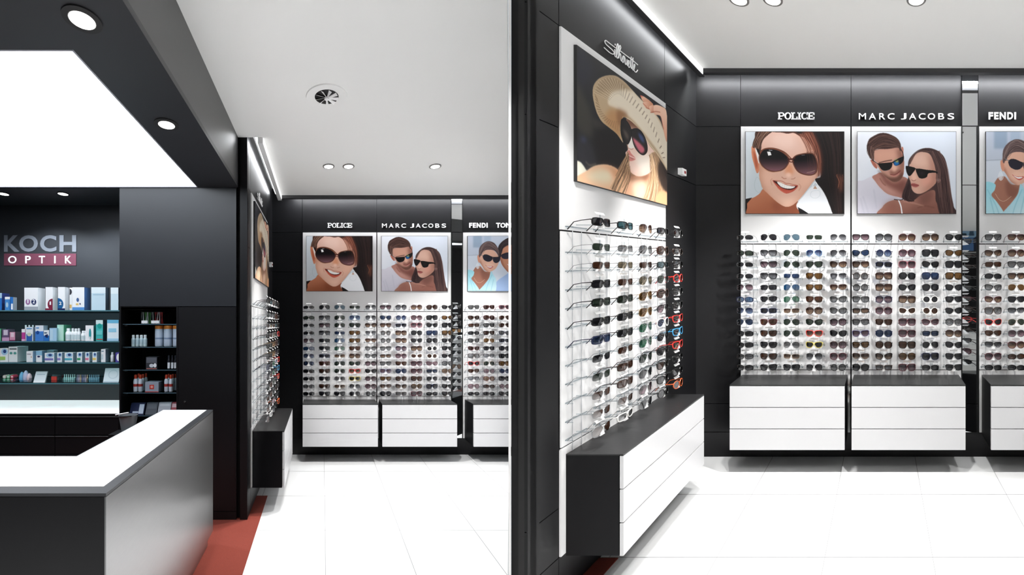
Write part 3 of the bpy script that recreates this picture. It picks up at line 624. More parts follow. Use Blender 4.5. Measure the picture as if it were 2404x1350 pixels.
# black plinth is part of the wall; posters
def poster_mesh(name, img, corner, ex, ey, thick, nrm):
    """a printed board: the front is a fine grid carrying the printed picture as colours"""
    H, W = img.shape[:2]
    V = [corner + ex * (i / W) + ey * (j / H) for j in range(H + 1) for i in range(W + 1)]
    idx = np.arange(W * H); r = idx // W; c = idx % W; a = r * (W + 1) + c
    Fc = np.stack([a, a + W + 1, a + W + 2, a + 1], 1)
    me = bpy.data.meshes.new(name); me.vertices.add(len(V)); me.vertices.foreach_set('co', np.array(V, dtype=np.float32).ravel())
    me.loops.add(4 * W * H); me.loops.foreach_set('vertex_index', Fc.ravel()); me.polygons.add(W * H)
    me.polygons.foreach_set('loop_start', np.arange(0, 4 * W * H, 4)); me.update(calc_edges=True)
    at = me.color_attributes.new('print', 'FLOAT_COLOR', 'POINT')
    p = np.pad(s2l(np.clip(img, 0, 255)), ((0, 1), (0, 1), (0, 0)), mode='edge'); p[1:, 1:] = (p[1:, 1:] + p[:-1, 1:] + p[1:, :-1] + p[:-1, :-1]) / 4 if False else p[1:, 1:]
    arr = np.ones(((H + 1) * (W + 1), 4), np.float32); arr[:, :3] = p.reshape(-1, 3); at.data.foreach_set('color', arr.ravel())
    return me
def print_mat():
    if 'poster_print' in MATS: return MATS['poster_print']
    m = bpy.data.materials.new('poster_print'); m.use_nodes = True; nt = m.node_tree; b = nt.nodes['Principled BSDF']
    a = nt.nodes.new('ShaderNodeVertexColor'); a.layer_name = 'print'; mx = nt.nodes.new('ShaderNodeMix'); mx.data_type = 'RGBA'; mx.blend_type = 'MULTIPLY'; mx.inputs['Factor'].default_value = 1; mx.inputs['B'].default_value = (.97, .97, .97, 1)
    nt.links.new(a.outputs[0], mx.inputs['A']); nt.links.new(mx.outputs['Result'], b.inputs['Base Color'])
    b.inputs['Roughness'].default_value = .45; b.inputs['Specular IOR Level'].default_value = .3; MATS['poster_print'] = m; return m
def punch(a, k=1.16, m=150.): return np.clip((a - m) * k + m, 0, 255)
PR = {'p': punch(poster_police(), 1.08), 'c': punch(poster_couple()), 'b': poster_beach(), 'h': poster_hat() * 1.08}
M_EDGE = mat('poster_edge', (24, 24, 26), .5)
def poster(R, key, side, a0, a1, h0, h1, label):
    z = Zf(R) if side == 'back' else (lambda x, d, h: R.Z(d, x, h)); T = .026
    root = empty('poster', z((a0 + a1) / 2, .012, h0)); tag(root, label, 'poster', 'sunglasses posters')
    mb = MB(z); mb.box(a0, a1, .0105, T, h0, h1, M_EDGE); mb.build('board', root)
    o0 = ORG[root.name]; e = .003
    if side == 'back': A, B, C = z(a0 + e, T + .0006, h1 - e), z(a1 - e, T + .0006, h1 - e), z(a0 + e, T + .0006, h0 + e)
    else: A, B, C = z(a1 - e, T + .0006, h1 - e), z(a0 + e, T + .0006, h1 - e), z(a1 - e, T + .0006, h0 + e)
    me = poster_mesh('print', PR[key], A - o0, B - A, C - A, 0, None); me.materials.append(print_mat())
    o = bpy.data.objects.new('print', me); col.objects.link(o); o.parent = root
    return root
for R in (R1, R2):
    poster(R, 'p', 'back', .4257, 1.254, 2.05, 2.741, f'poster of a smiling woman in big brown sunglasses, {WH[R]}')
    poster(R, 'c', 'back', 1.363, 2.193, 2.05, 2.741, f'poster of a man and long-haired woman in black sunglasses, {WH[R]}')
    poster(R, 'b', 'back', 2.439, 3.268, 2.05, 2.741, f'poster of a woman in a light blue blouse with sunglasses, {WH[R]}')
    poster(R, 'h', 'side', .500, 1.346, 2.051, 2.741, f'side wall poster of a woman in a straw sun hat, {WH[R]}')

# ================================================================= lettering
def glyph(ch):
    cu = bpy.data.curves.new('t', 'FONT'); cu.body = ch; cu.resolution_u = 4; return cu
def letters(fn, chars, h0, h1, d0, d1, m, bold=.03, name='sign_lettering', root=None, single=False):
    """chars: (character, left, right); each outline is fitted to its own space on the wall and given depth"""
    if not single and root is None: root = empty(name, fn((chars[0][1] + chars[-1][2]) / 2, d0, h0))
    for ch, a, b in chars:
        mb = MB(fn)
        cu = glyph(ch); cu.offset = bold if ch not in 'I' else bold; o = bpy.data.objects.new('t', cu); col.objects.link(o)
        dg = bpy.context.evaluated_depsgraph_get(); me = bpy.data.meshes.new_from_object(o.evaluated_get(dg))
        xs = [v.co.x for v in me.vertices]; ys = [v.co.y for v in me.vertices]; x0, x1, y0, y1 = min(xs), max(xs), min(ys), max(ys)
        bm = bmesh.new(); bm.from_mesh(me); bmesh.ops.remove_doubles(bm, verts=bm.verts, dist=1e-5)
        P = [(a + (v.co.x - x0) / (x1 - x0) * (b - a), h0 + (v.co.y - y0) / (y1 - y0) * (h1 - h0)) for v in bm.verts]; n = len(P); bm.verts.index_update()
        V = [(p[0], d1, p[1]) for p in P] + [(p[0], d0, p[1]) for p in P]
        Fc = [tuple(v.index for v in f.verts) for f in bm.faces]
        Fc += [(e.verts[0].index, e.verts[1].index, e.verts[1].index + n, e.verts[0].index + n) for e in bm.edges if len(e.link_faces) == 1]
        mb.add(V, Fc, m); bm.free(); bpy.data.objects.remove(o); bpy.data.curves.remove(cu); bpy.data.meshes.remove(me)
        if single: return mb.build(name)
        mb.build('letter', root)
    return root
def slab_word(fn, word, h0, h1, d0, d1, m):
    """bold slab-serif capitals cut from plates"""
    root = empty("sign_lettering", fn((word[0][1] + word[-1][2]) / 2, d0, h0)); H = h1 - h0
    def rect(x0, x1, y0, y1): mb.box(x0, x1, d0, d1, h0 + y0 * H, h0 + y1 * H, m)
    def arc(cx, rx, ty0, ty1, a0, a1, t, cy=.5, ry=.5):
        n = 20; O = []; I = []
        for k in range(n + 1):
            a = math.radians(a0 + (a1 - a0) * k / n); O.append((cx + rx * math.cos(a), h0 + (cy + ry * math.sin(a)) * H)); I.append((cx + (rx - t) * math.cos(a), h0 + (cy + (ry - .11) * math.sin(a)) * H))
        for k in range(n):
            q = [O[k], O[k + 1], I[k + 1], I[k]]
            V = [(x, d1, y) for x, y in q] + [(x, d0, y) for x, y in q]; mb.add(V, [(0, 1, 2, 3), (7, 6, 5, 4), (0, 4, 5, 1), (3, 2, 6, 7)], m)
    for ch, a, b in word:
        mb = MB(fn); w = b - a; st = .21 * H; sf = .13
        if ch == 'P':
            rect(a + .1 * w, a + .1 * w + st, 0, 1); rect(a, a + .62 * w, 0, sf); rect(a, a + .6 * w, 1 - sf, 1); rect(a + .2 * w, a + .6 * w, .42, .42 + sf)
            arc(a + .58 * w, .40 * w, 0, 0, -90, 90, st * .9, cy=.71, ry=.29)
        if ch in 'OC':
            if ch == 'O': arc(a + .5 * w, .5 * w, 0, 0, 0, 360, st)
            else:
                arc(a + .5 * w, .5 * w, 0, 0, 52, 308, st); rect(b - .12 * w, b, .62, 1); rect(b - .12 * w, b, .05, .34)
        if ch == 'L': rect(a + .12 * w, a + .12 * w + st, 0, 1); rect(a, b, 0, sf); rect(a, a + .6 * w, 1 - sf, 1); rect(b - .15 * w, b, 0, .38)
        if ch == 'I': rect(a + w / 2 - st / 2, a + w / 2 + st / 2, 0, 1); rect(a, b, 0, sf); rect(a, b, 1 - sf, 1)
        if ch == 'E': rect(a + .12 * w, a + .12 * w + st, 0, 1); rect(a, b, 0, sf); rect(a, b, 1 - sf, 1); rect(b - .14 * w, b, 0, .36); rect(b - .14 * w, b, .64, 1); rect(a + .3 * w, a + .75 * w, .44, .56); rect(a + .62 * w, a + .75 * w, .34, .66)
        mb.build('letter', root)
    return root
def px2x(px, v=None): return (px - 2068) / (930 / (3.3453 - .012)) + 1.561
def py2h(py): return (617 - py) / (930 / (3.3453 - .012)) + 1.64
SIL = [  # script lettering, traced as pen strokes on the wall (points in a 1350 px detail of the photograph)
 [(512, 480), (420, 410), (330, 340), (260, 285), (232, 290), (228, 330), (260, 385), (330, 450), (410, 520), (465, 590), (462, 635), (420, 640), (350, 600), (270, 530), (205, 468)],
 [(485, 515), (492, 600), (490, 690), (520, 715), (545, 640), (560, 540), (580, 420), (565, 370), (545, 420), (530, 540), (535, 700), (560, 750), (590, 680), (615, 560), (645, 470), (628, 410), (605, 460), (590, 600), (590, 750), (598, 700), (625, 630), (645, 660), (645, 780), (665, 825), (690, 780), (705, 700), (730, 720), (725, 820), (705, 865), (680, 810), (695, 720), (720, 690), (760, 750), (760, 880), (780, 915), (805, 860), (812, 780), (808, 900), (830, 950), (860, 900), (870, 830), (850, 810), (835, 870), (850, 980), (885, 980), (905, 860), (922, 710), (912, 860), (920, 1010), (945, 1000), (960, 860), (968, 740), (955, 900), (955, 1040), (985, 1060), (1010, 980), (1020, 920), (1000, 910), (985, 990), (1000, 1080), (1045, 1120), (1075, 1090), (1092, 1060)],
 [(497, 370), (500, 410)], [(640, 560), (780, 670), (940, 790), (1095, 925)]]
for R in (R1, R2):
    z = Zf(R); h0, h1 = py2h(277.5), py2h(263.5); D0, D1 = -.003, .006
    wd = [(c, px2x(a), px2x(b)) for c, a, b in (('P', 1825.5, 1841), ('O', 1841, 1857), ('L', 1857, 1871.5), ('I', 1872, 1880), ('C', 1880.5, 1895), ('E', 1895.5, 1911.5))]
    o = slab_word(z, wd, py2h(279.5), py2h(263), D0, D1, M_LETTER); tag(o, f'white slab-serif shop lettering above the smiling woman poster, {WH[R]}', 'lettering')
    mj = [('M', 2016, 2033), ('A', 2040, 2056.5), ('R', 2064, 2078), ('C', 2084, 2100), ('J', 2115, 2128), ('A', 2134.5, 2151), ('C', 2157, 2173), ('O', 2178.5, 2195.5), ('B', 2203, 2217), ('S', 2225, 2240.5)]
    o = letters(z, [(c, px2x(a), px2x(b)) for c, a, b in mj], py2h(279.5), py2h(265), D0, D1, M_LETTER, .006); tag(o, f'white widely spaced lettering above the poster of the couple in black sunglasses, {WH[R]}', 'lettering')
    fe = [('F', 2321.5, 2332), ('E', 2334.5, 2345), ('N', 2347.5, 2362), ('D', 2365.5, 2379), ('I', 2382, 2386)]
    o = letters(z, [(c, px2x(a), px2x(b)) for c, a, b in fe], py2h(279.5), py2h(262.5), D0, D1, M_LETTER, .035); tag(o, f'white bold lettering above the blue-shirt couple poster, its left word, {WH[R]}', 'lettering')
    tf = [('T', 2416, 2430), ('O', 2431, 2448), ('M', 2450, 2468), ('F', 2476, 2486), ('O', 2488, 2505), ('R', 2507, 2521), ('D', 2523, 2538)]
    o = letters(z, [(c, px2x(a), px2x(b)) for c, a, b in tf], py2h(279.5), py2h(262.5), D0, D1, M_LETTER, .03); tag(o, f'white bold lettering above the blue-shirt couple poster, its right words, {WH[R]}', 'lettering')
    mb = MB(z)
    for st in SIL:
        pts = []
        for x, y in spline(st, False, 3):
            px, py = 1400 + x / 11.25, 70 + y / 11.25; v = 930 * 1.555 / (2068 - px); pts.append((.006, 3.3453 - v, (617 - py) * v / 930 + 1.64))
        mb.tube(pts, .0029, M_LETTER, 5)
    tag(mb.build('sign_lettering'), f'white handwritten script lettering above the straw hat poster, {WH[R]}', 'lettering')
    mb = MB(z); mb.box(-.002, .035, .235, .30, 2.32, 2.37, M_WHITEP); mb.box(.0345, .036, .243, .27, 2.335, 2.355, mat('red_mark', (150, 30, 30), .5))
    tag(mb.build('sensor'), f'small white sensor box with a red mark high on the black side wall, {WH[R]}', 'sensor')

# ================================================================= sunglasses and their racks
KINDS = {'RC': (.0285, .0175, 3.6), 'WF': (.0290, .0215, 3.0), 'RD': (.0255, .0245, 2.0), 'CE': (.0300, .0215, 2.4), 'OV': (.0300, .0255, 2.3),
         'SQ': (.0310, .0260, 3.2), 'AV': (.0285, .0250, 2.3), 'BL': (.0285, .0215, 2.8), 'SP': (.0310, .0185, 2.5)}
def outline(kind, off=0, n=26):
    a, b, e = KINDS[kind]; a += off; b += off; P = []
    for k in range(n):
        t = 2 * math.pi * k / n; c, s = math.cos(t), math.sin(t)
        x = a * math.copysign(abs(c) ** (2 / e), c); y = b * math.copysign(abs(s) ** (2 / e), s)
        if kind in ('WF', 'BL'): x *= 1 + .13 * y / b; y += .0025 * max(0, x / a) * (y > 0)
        if kind == 'CE': y += .006 * (x / a) * (y > -.2 * b); x *= 1 + .08 * y / b
        if kind == 'AV': x += .006 * (-y / b if y < 0 else 0); x *= 1 + .06 * y / b
        if kind == 'SQ': x *= 1 + .05 * y / b
        if kind == 'SP': y -= .004 * abs(x / a)
        if kind != 'RD' and x < 0 and y < .3 * b: x *= 1 - (.40 if kind in ('AV', 'WF', 'BL', 'CE') else .26) * (.3 * b - y) / (1.3 * b)
        P.append((x, y))
    return P
CXL = {'RC': .0335, 'WF': .0345, 'RD': .0325, 'CE': .0345, 'OV': .0345, 'SQ': .0345, 'AV': .0345, 'BL': .0345, 'SP': .0345}
def curve_d(x): return -3.0 * x * x
def glasses_meshes(fn, kind, thin):
    """frame, two lenses and two temples as meshes around the middle of the bridge (x across, d out from the wall, h up)"""
    M = M_BLACKD; out = {}
    rw = .0011 if thin else .0036; cx = CXL[kind]; dep = .0012 if thin else .0022
    mb = MB(fn)
    for sgn in (-1, 1):
        O = outline(kind, rw if not thin else .0008); I = outline(kind, -.0004); n = len(O); V = []; keep = [True] * n
        if kind == 'BL': keep = [O[i][1] > -.004 or O[(i + 1) % n][1] > -.004 for i in range(n)]
        for ring, dd in ((O, dep), (I, dep), (I, -dep), (O, -dep)):
            for x, y in ring: X = sgn * (cx + x); V.append((X, curve_d(X) + dd, y))
        Fc = []
        for i in range(n):
            if not keep[i]: continue
            j = (i + 1) % n
            for r in range(4): q = (r + 1) % 4; Fc.append((r * n + i, r * n + j, q * n + j, q * n + i))
        mb.add(V, Fc, M)
    a, b, e = KINDS[kind]; by = b * (.5 if kind != 'RD' else .3); bx = cx - a
    if thin: mb.tube([(-bx - .002, 0, by), (0, .003, by + .003), (bx + .002, 0, by)], .0013, M, 5)
    else: mb.tube([(-bx - .003, 0, by), (0, .0015, by + .002), (bx + .003, 0, by)], .0028, M, 6)
    for s in (-1, 1): mb.tube([(s * (cx + a * .9), curve_d(cx + a), b * .5), (s * .0685, curve_d(.0685) - .003, b * .55)], .0014 if thin else .0032, M, 5)
    out['frame'] = mb.data('frame')
    for sgn, nm in ((-1, 'l'), (1, 'r')):
        mb = MB(fn); I = outline(kind, 0); n = len(I); V = [(sgn * cx, curve_d(cx) + .0012, 0)]
        for k in (.5, 1):
            for x, y in I: X = sgn * (cx + x * k); V.append((X, curve_d(X) + .0012 * (1 - k * k), y * k))
        Fc = [(0, 1 + i, 1 + (i + 1) % n) for i in range(n)] + [(1 + i, 1 + n + i, 1 + n + (i + 1) % n, 1 + (i + 1) % n) for i in range(n)]
        mb.add(V, Fc, M, True); out['lens' + nm] = mb.data('lens')
        mb = MB(fn); t = .0011 if thin else .0021; y0 = b * .55
        mb.tube([(sgn * .0685, -.016, y0), (sgn * .0675, -.06, y0 - .004), (sgn * .066, -.100, y0 - .012), (sgn * .063, -.134, y0 - .048)], [t * 1.2, t, t, t * 1.25], M, 5)
        out['temple' + nm] = mb.data('temple')
    return out
FR = {'k': ('black', (9, 9, 10)), 't': ('tortoiseshell', (46, 28, 20)), 'b': ('brown', (66, 38, 28)), 'r': ('red', (206, 44, 36)), 'w': ('white', (238, 236, 232)),
      's': ('silver', (150, 152, 155)), 'g': ('gold', (170, 140, 92)), 'n': ('navy', (20, 28, 60)), 'm': ('burgundy', (76, 24, 34)), 'y': ('yellow', (196, 180, 80)),
      'p': ('rose', (150, 88, 98)), 'v': ('purple', (72, 66, 104)), 'u': ('blue', (60, 150, 200)), 'o': ('orange', (214, 96, 44))}
LN = {'K': ('dark', (52, 52, 60), None), 'G': ('green', (70, 86, 72), None), 'B': ('blue', (52, 82, 132), None), 'L': ('pale blue', (128, 166, 188), None), 'R': ('brown', (112, 66, 42), None),
      'A': ('amber', (150, 104, 46), None), 'C': ('grey', (122, 122, 124), (176, 176, 178)), 'g': ('grey fading', (70, 70, 76), (178, 180, 186)), 'd': ('brown fading', (84, 52, 42), (192, 158, 130)),
      'q': ('plum fading', (92, 66, 78), (190, 158, 168)), 'x': ('blue fading', (44, 62, 118), (150, 172, 210)), 'M': ('blue mirrored', (28, 110, 176), None), 'J': ('green mirrored', (70, 150, 116), None), 'T': ('teal', (88, 140, 150), None), 'Y': ('beige', (176, 160, 130), None)}
SHN = {'RC': 'rectangular', 'WF': 'square', 'RD': 'round', 'CE': 'cat-eye', 'OV': 'oval', 'SQ': 'oversized', 'AV': 'aviator', 'BL': 'browline', 'SP': 'wraparound'}
def frame_mat(c):
    n, rgb = FR[c]; return mat('frame_' + n, rgb, .3 if c not in 'sg' else .25, metal=.85 if c in 'sg' else 0, coat=.1)
def lens_mat(c):
    n, rgb, g = LN[c]; rgb = tuple(int(v * .74) for v in rgb); g = g and tuple(int(v * .86) for v in g); return clear('lens_' + n.replace(' ', '_'), rgb, .09 if c not in 'MJ' else .3, .06, gradient=g)
P1 = ['SPsK AVkK AVsL RCsG AVsg', 'SPkG WFkg AVsG AVux AVkg', 'SPsK WFkq AVsG WFkG CEtd', 'SPsK WFkg RCsB WFtA BLsg', 'AVsq RCkK AVsM WFtA BLbd', 'SPnM BLkK AVsJ WFtR CEkC',
      'AVsx RCnK RCgd OVtd CEkC', 'AVsB WFmR AVkG CEkG OVkq', 'SPkK WFkR AVkG WFrd CEkK', 'SPkK WFkK AVsC WFyK OVtq', 'SPkC WFkR RCgd AVkg OVmq', 'SPkK WFkK WFkK AVkK RDkC']
P2 = ['WFkq OVkg OVmd OVtd CEkK', 'CEkB RDnx OVmq SQkK CEkA', 'WFtd RCnK SQpq CEkK SQkK', 'RDtC SQtd OVkK SQnB SQkA', 'RDkC SQtd CEkK OVkK CEkK', 'WFkC OVnq SQtd RDwK WFkK',
      'RCkd OVmq CEwR RDwR CEkK', 'WFkC WFtR SQmq CEmq OVkC', 'WFvq OVnB SQmq RCkB OVtd', 'WFkA OVkR SQkR AVkK CEkK', 'BLtd CEkd OVtA SQnK WFkK', 'OVkK RCtC SQmq SPkK WFkK']
P3 = ['WFkC WFmd WFpq', 'CEtd OVmd AVgd', 'RCtR WFkC AVgd', 'SPkK WFkd CEnC', 'CEkC AVgA RCnK', 'CEmd WFkK OVkK', 'SQtC BLkg SQkK', 'CErK AVgG SQtA', 'BLtR OVsq RDnB', 'BLkg OVmd SQkK', 'AVmq SPkR RDtq', 'SPkK SPkK CEkK']
PS = ['RCkK RCkT AVsd RCkK RDkK', 'RCsG RCsC AVsC AVbR RCtK', 'RCsR RCsY RCsR RCkT WFkK', 'RCkK RCsR AVsY AVsG RDrK', 'RCkG RCkG AVgA AVbR WFkK', 'RCkK RCkK AVgA AVkq WFkK',
      'RCnB RCkK AVsJ AVwB WFrK', 'RCsK RCsR AVsJ AVkK WFuK', 'RCsG RCtR AVsG WFkK WFrd', 'RCsR RCtR AVsK WFkR WFkK', 'RCsR RCsR AVsq WFkK WFkK', 'AVsR RCwC AVsK RDkK RDoK']
GRID = {'p1': ([.4606, .6527, .838, 1.0215, 1.216], P1), 'p2': ([1.397, 1.585, 1.774, 1.962, 2.151], P2), 'p3': ([2.47, 2.656, 2.845], P3), 'side': ([1.33 - .19 * k for k in range(5)], PS)}
HR = [1.846, 1.719, 1.627, 1.5335, 1.441, 1.3445, 1.253, 1.161, 1.0695, .977, .884, .795]
ORD = ['one', 'two', 'three', 'four', 'five', 'six', 'seven', 'eight', 'nine', 'ten', 'eleven', 'twelve']
NTH = ['first', 'second', 'third', 'fourth', 'fifth']
POSN = {'p1': 'under smiling woman poster', 'p2': 'under black-sunglasses couple poster', 'p3': 'under blue-shirt couple poster', 'side': 'under straw hat poster'}
GM = {}; PROTO = {}
def proto(R, side, code):
    """first pair of its kind: an Empty with frame, two lenses and two temples"""
    kind, fc, lc = code[:2], code[2], code[3]; thin = fc in 'sgu' and kind in ('AV', 'RC', 'RD', 'BL', 'SP') or (kind == 'AV' and fc == 'k')
    mk = (id(R), side, kind, thin)
    if mk not in GM:
        fn = (lambda x, d, h: R.vec(x, d, h)) if side == 'back' else (lambda x, d, h: R.vec(d, x, h))
        GM[mk] = glasses_meshes(fn, kind, thin)
    root = bpy.data.objects.new('sunglasses', None); root.empty_display_size = .03
    for nm, key, m in (('frame', 'frame', frame_mat(fc)), ('lens', 'lensl', lens_mat(lc)), ('lens', 'lensr', lens_mat(lc)), ('temple', 'templel', frame_mat(fc)), ('temple', 'templer', frame_mat(fc))):
        me = GM[mk][key]
        if not me.materials: me.materials.append(M_BLACKD)
        o = bpy.data.objects.new(nm, me); o.parent = root; o.material_slots[0].link = 'OBJECT'; o.material_slots[0].material = m
    return root
def place_glasses(R, side, code, pos, rot, label, group):
    k = (id(R), side, code)
    if k not in PROTO: root = proto(R, side, code); PROTO[k] = root; col.objects.link(root); [col.objects.link(c) for c in root.children]
    else: root = copy_tree(PROTO[k])
    root.location = pos; root.rotation_euler = (0, rot, 0); tag(root, label, 'sunglasses', group); return root
STUFF = []
RACK = {}
def rack_meshes(R, side):
    fn = (lambda x, d, h: R.vec(x, d, h)) if side == 'back' else (lambda x, d, h: R.vec(d, x, h))
    mb = MB(fn)
    mb.box(-.002, .002, -.138, -.012, -.016, -.011, M_ACRYL); mb.box(-.07, .07, -.139, -.136, -.030, -.024, M_ACRYL)
    for s in (-1, 1): mb.box(s * .0705 - .0012, s * .0705 + .0012, -.139, -.100, -.030, -.026, M_ACRYL)
    V = [(-.0035, -.005, .010), (.0035, -.005, .010), (.0165, -.004, -.030), (-.0165, -.004, -.030)]
    V2 = [(x * .8, d - (.006 if h > 0 else .030), h) for x, d, h in V]
    mb.add(V + V2, [(0, 1, 2, 3), (7, 6, 5, 4), (0, 4, 5, 1), (1, 5, 6, 2), (2, 6, 7, 3), (3, 7, 4, 0)], M_NOSE)
    mb.box(-.0015, .0015, -.020, -.016, -.012, .040, M_ACRYL)
    h = mb.data('holder')
    mb = MB(fn); V = [(-.031, -.022, .050), (.031, -.022, .050), (.031, -.013, .0375), (-.031, -.013, .0375)]
    V2 = [(x, d - .003, hh) for x, d, hh in V]; mb.add(V + V2, [(0, 1, 2, 3), (7, 6, 5, 4), (0, 4, 5, 1), (1, 5, 6, 2), (2, 6, 7, 3), (3, 7, 4, 0)], M_WHITEP)
    t = mb.data('tab')
    mb = MB(fn)
    for x in (-.03, .03): mb.tube([(x, -.134, .70), (x, -.134, 1.80)], .0017, M_ACRYL2, 5)
    r = mb.data('rods'); return h, t, r
M_ACRYL2 = mat('clear_rod', (196, 198, 202), .2)
rnd = random.Random(4)
GSMALL = {}
for R in (R1, R2):
    for pk, (cols, rows) in GRID.items():
        side = 'side' if pk == 'side' else 'back'
        RACK[(id(R), side)] = RACK.get((id(R), side)) or rack_meshes(R, side); hm, tm, rm = RACK[(id(R), side)]
        ncol = len(cols) if not (R is R2 and pk == 'p3') else 2
        for ci in range(ncol):
            x = cols[ci]; wh = WH[R]; where = POSN[pk]
            base = R.Z(x, .15, 0) if side == 'back' else R.Z(.15, x, 0)
            rack = empty('eyewear_rack', base); nth = NTH[ci] + (' from left' if side == 'back' else ' from front')
            tag(rack, f'clear acrylic rack with white tabs, {nth}, {where}, {wh}', 'display rack', 'clear display racks')
            o = bpy.data.objects.new('rod', rm); o.parent = rack; col.objects.link(o)
            for ri in range(12):
                h = HR[ri]; off = R.vec(0, 0, h)
                o = bpy.data.objects.new('holder', hm); o.parent = rack; o.location = off; col.objects.link(o)
                t = bpy.data.objects.new('tab', tm); t.parent = o; col.objects.link(t)
                code = rows[ri].split()[ci]; pos = base + off; rot = rnd.uniform(-.03, .03)
                stuff = R is R1 and (pk in ('side', 'p3') or (pk == 'p2' and ci >= 3))
                if stuff: STUFF.append((side, code, pos, rot)); continue
                fn_, ln_ = FR[code[2]][0], LN[code[3]][0]
                desc = f'{fn_} {SHN[code[:2]]}' if ln_ in ('dark', 'grey', 'grey fading') else f'{ln_.split()[0]}-lens {SHN[code[:2]]}'
                place_glasses(R, side, code, pos, rot, f'{desc} sunglasses, row {ORD[ri]}, {nth}, {where}, {wh}', f'sunglasses {where}, {wh}')
# the pairs of the left half that show smallest, past the first three hundred, in one object
vs, fs, ms, mats_ = [], [], [], []; nv = 0
from mathutils import Matrix
for side, code, pos, rot in STUFF:
    k = (id(R1), side, code)
    if k not in PROTO:
        rt = proto(R1, side, code); PROTO[k] = rt
    Mx = Matrix.Translation(pos) @ Matrix.Rotation(rot, 4, 'Y')
    for ch in PROTO[k].children:
        me = ch.data; m = ch.material_slots[0].material if ch.material_slots[0].link == 'OBJECT' else me.materials[0]
        if m not in mats_: mats_.append(m)
        n = len(me.vertices); co = np.empty(n * 3, np.float32); me.vertices.foreach_get('co', co); co = co.reshape(-1, 3)
        co = co @ np.array(Mx.to_3x3()).T + np.array(pos); vs.append(co)
        for p in me.polygons: fs.append([i + nv for i in p.vertices]); ms.append(mats_.index(m))
        nv += n
C0 = R1.Z(1.2, .15, 1.3)
me = bpy.data.meshes.new('sunglasses'); me.from_pydata((np.vstack(vs) - np.array(C0)).tolist(), [], fs)
for m in mats_: me.materials.append(m)
me.polygons.foreach_set('material_index', ms); me.update()
o = bpy.data.objects.new('sunglasses', me); o.location = C0; col.objects.link(o)
tag(o, 'remaining small pairs of sunglasses at the sides of the left half display', 'sunglasses', 'sunglasses left half, smallest pairs', 'stuff')
for k in list(PROTO):
    rt = PROTO[k]
    if rt.name not in col.objects:
        for ch in list(rt.children): bpy.data.objects.remove(ch)
        bpy.data.objects.remove(rt)

# ================================================================= left bay: soffit, niche wall, counter
z = Wf(R1); VN = R1.f * EYE / 461.
def U(px, v=VN): return (px - R1.vx) * v / R1.f
def Wy(py, v=VN): return (R1.vy - py) * v / R1.f
SOF = Wy(440); ULEFT = -3.75
mb = MB(z)
us, vs_ = U(559), 1.552; ul = U(465)
# dark soffit around the luminous ceiling: underside in pieces, outer fascia, top
mb.box(ULEFT, us, vr1, vs_, SOF, SOF + .03, M_SOFFIT); mb.box(ul, us, vs_, VN, SOF, SOF + .03, M_SOFFIT); mb.box(ULEFT, ul, VN - .006, VN, SOF, SOF + .03, M_SOFFIT)
mb.box(us - .02, us, vr1, VN, SOF + .03, 1.56, M_FASCIA); mb.box(ULEFT, ULEFT + .02, vr1, VN, SOF, 1.62, M_SOFFIT)
mb.box(ULEFT, us, vr1, VN, 1.57, 1.6, M_SOFFIT)
struct(mb.build('ceiling'))
root = empty('ceiling_light', z(-2.3, 2.3, SOF)); tag(root, 'large white luminous ceiling panel above the counter', 'ceiling light')
mb = MB(z); mb.box(ULEFT + .1, ul - .004, vs_ + .004, VN - .010, SOF + .004, SOF + .02, M_LUM); mb.build('diffuser', root)
mb = MB(z)
for a in ((ULEFT + .1, ul, vs_ - .002, vs_ + .006), (ul - .006, ul + .002, vs_ - .002, VN - .006), (ULEFT + .1, ul, VN - .012, VN - .006)): mb.box(a[0], a[1], a[2], a[3], SOF - .002, SOF + .012, mat('frame_grey', (150, 150, 158), .4))
mb.build('frame', root)
mb = MB(z); mb.box(us, R1.U0 + .13, vr1, VN, 1.56, 1.70, M_CEIL); struct(mb.build('ceiling'))
# wall with the two niches and the door (front face at VN)
W0 = Wy(726.5); N1R = U(280); N2L, N2R = U(284), U(414); NB = -.86; PL = Wy(1201)
mb = MB(z)
T0, T1 = VN, VN + .03; TOPW = 1.62
mb.box(N1R + .002, U(554.5), T0, T1, Wy(719), SOF + .06, M_NBLACK)                # big panel above
mb.box(ULEFT, U(554.5), T0 + .004, T1, SOF - .002, TOPW, M_BLACKD)
mb.box(N1R, N2L, T0, T1, -EYE, Wy(719) - .004, M_BLACK)
mb.box(N2L, N2R, T0, T1, W0, Wy(719) - .004, M_BLACK)
mb.box(N2R, U(417.5), T0, T1, PL, Wy(719) - .004, M_BLACK); mb.box(U(553), U(554.5), T0, T1, PL, Wy(719) - .004, M_BLACK)
mb.box(N2L, N2R, T0, T1, -EYE, NB, M_BLACK)
mb.box(N2R, U(554.5), T0 + .0, T1, -EYE, PL - .004, M_BLACK)
mb.box(U(554.5), U(563.5), T0 + .03, T1 + .02, -EYE, TOPW, M_BLACKD)
mb.box(U(563.5), R1.U0, T0 - .0, T1 + .02, -EYE, 1.70, M_BLACK)
mb.box(N2R + .012, U(563.5), T1 + .004, T1 + .02, -EYE, 1.2, M_BLACKD)
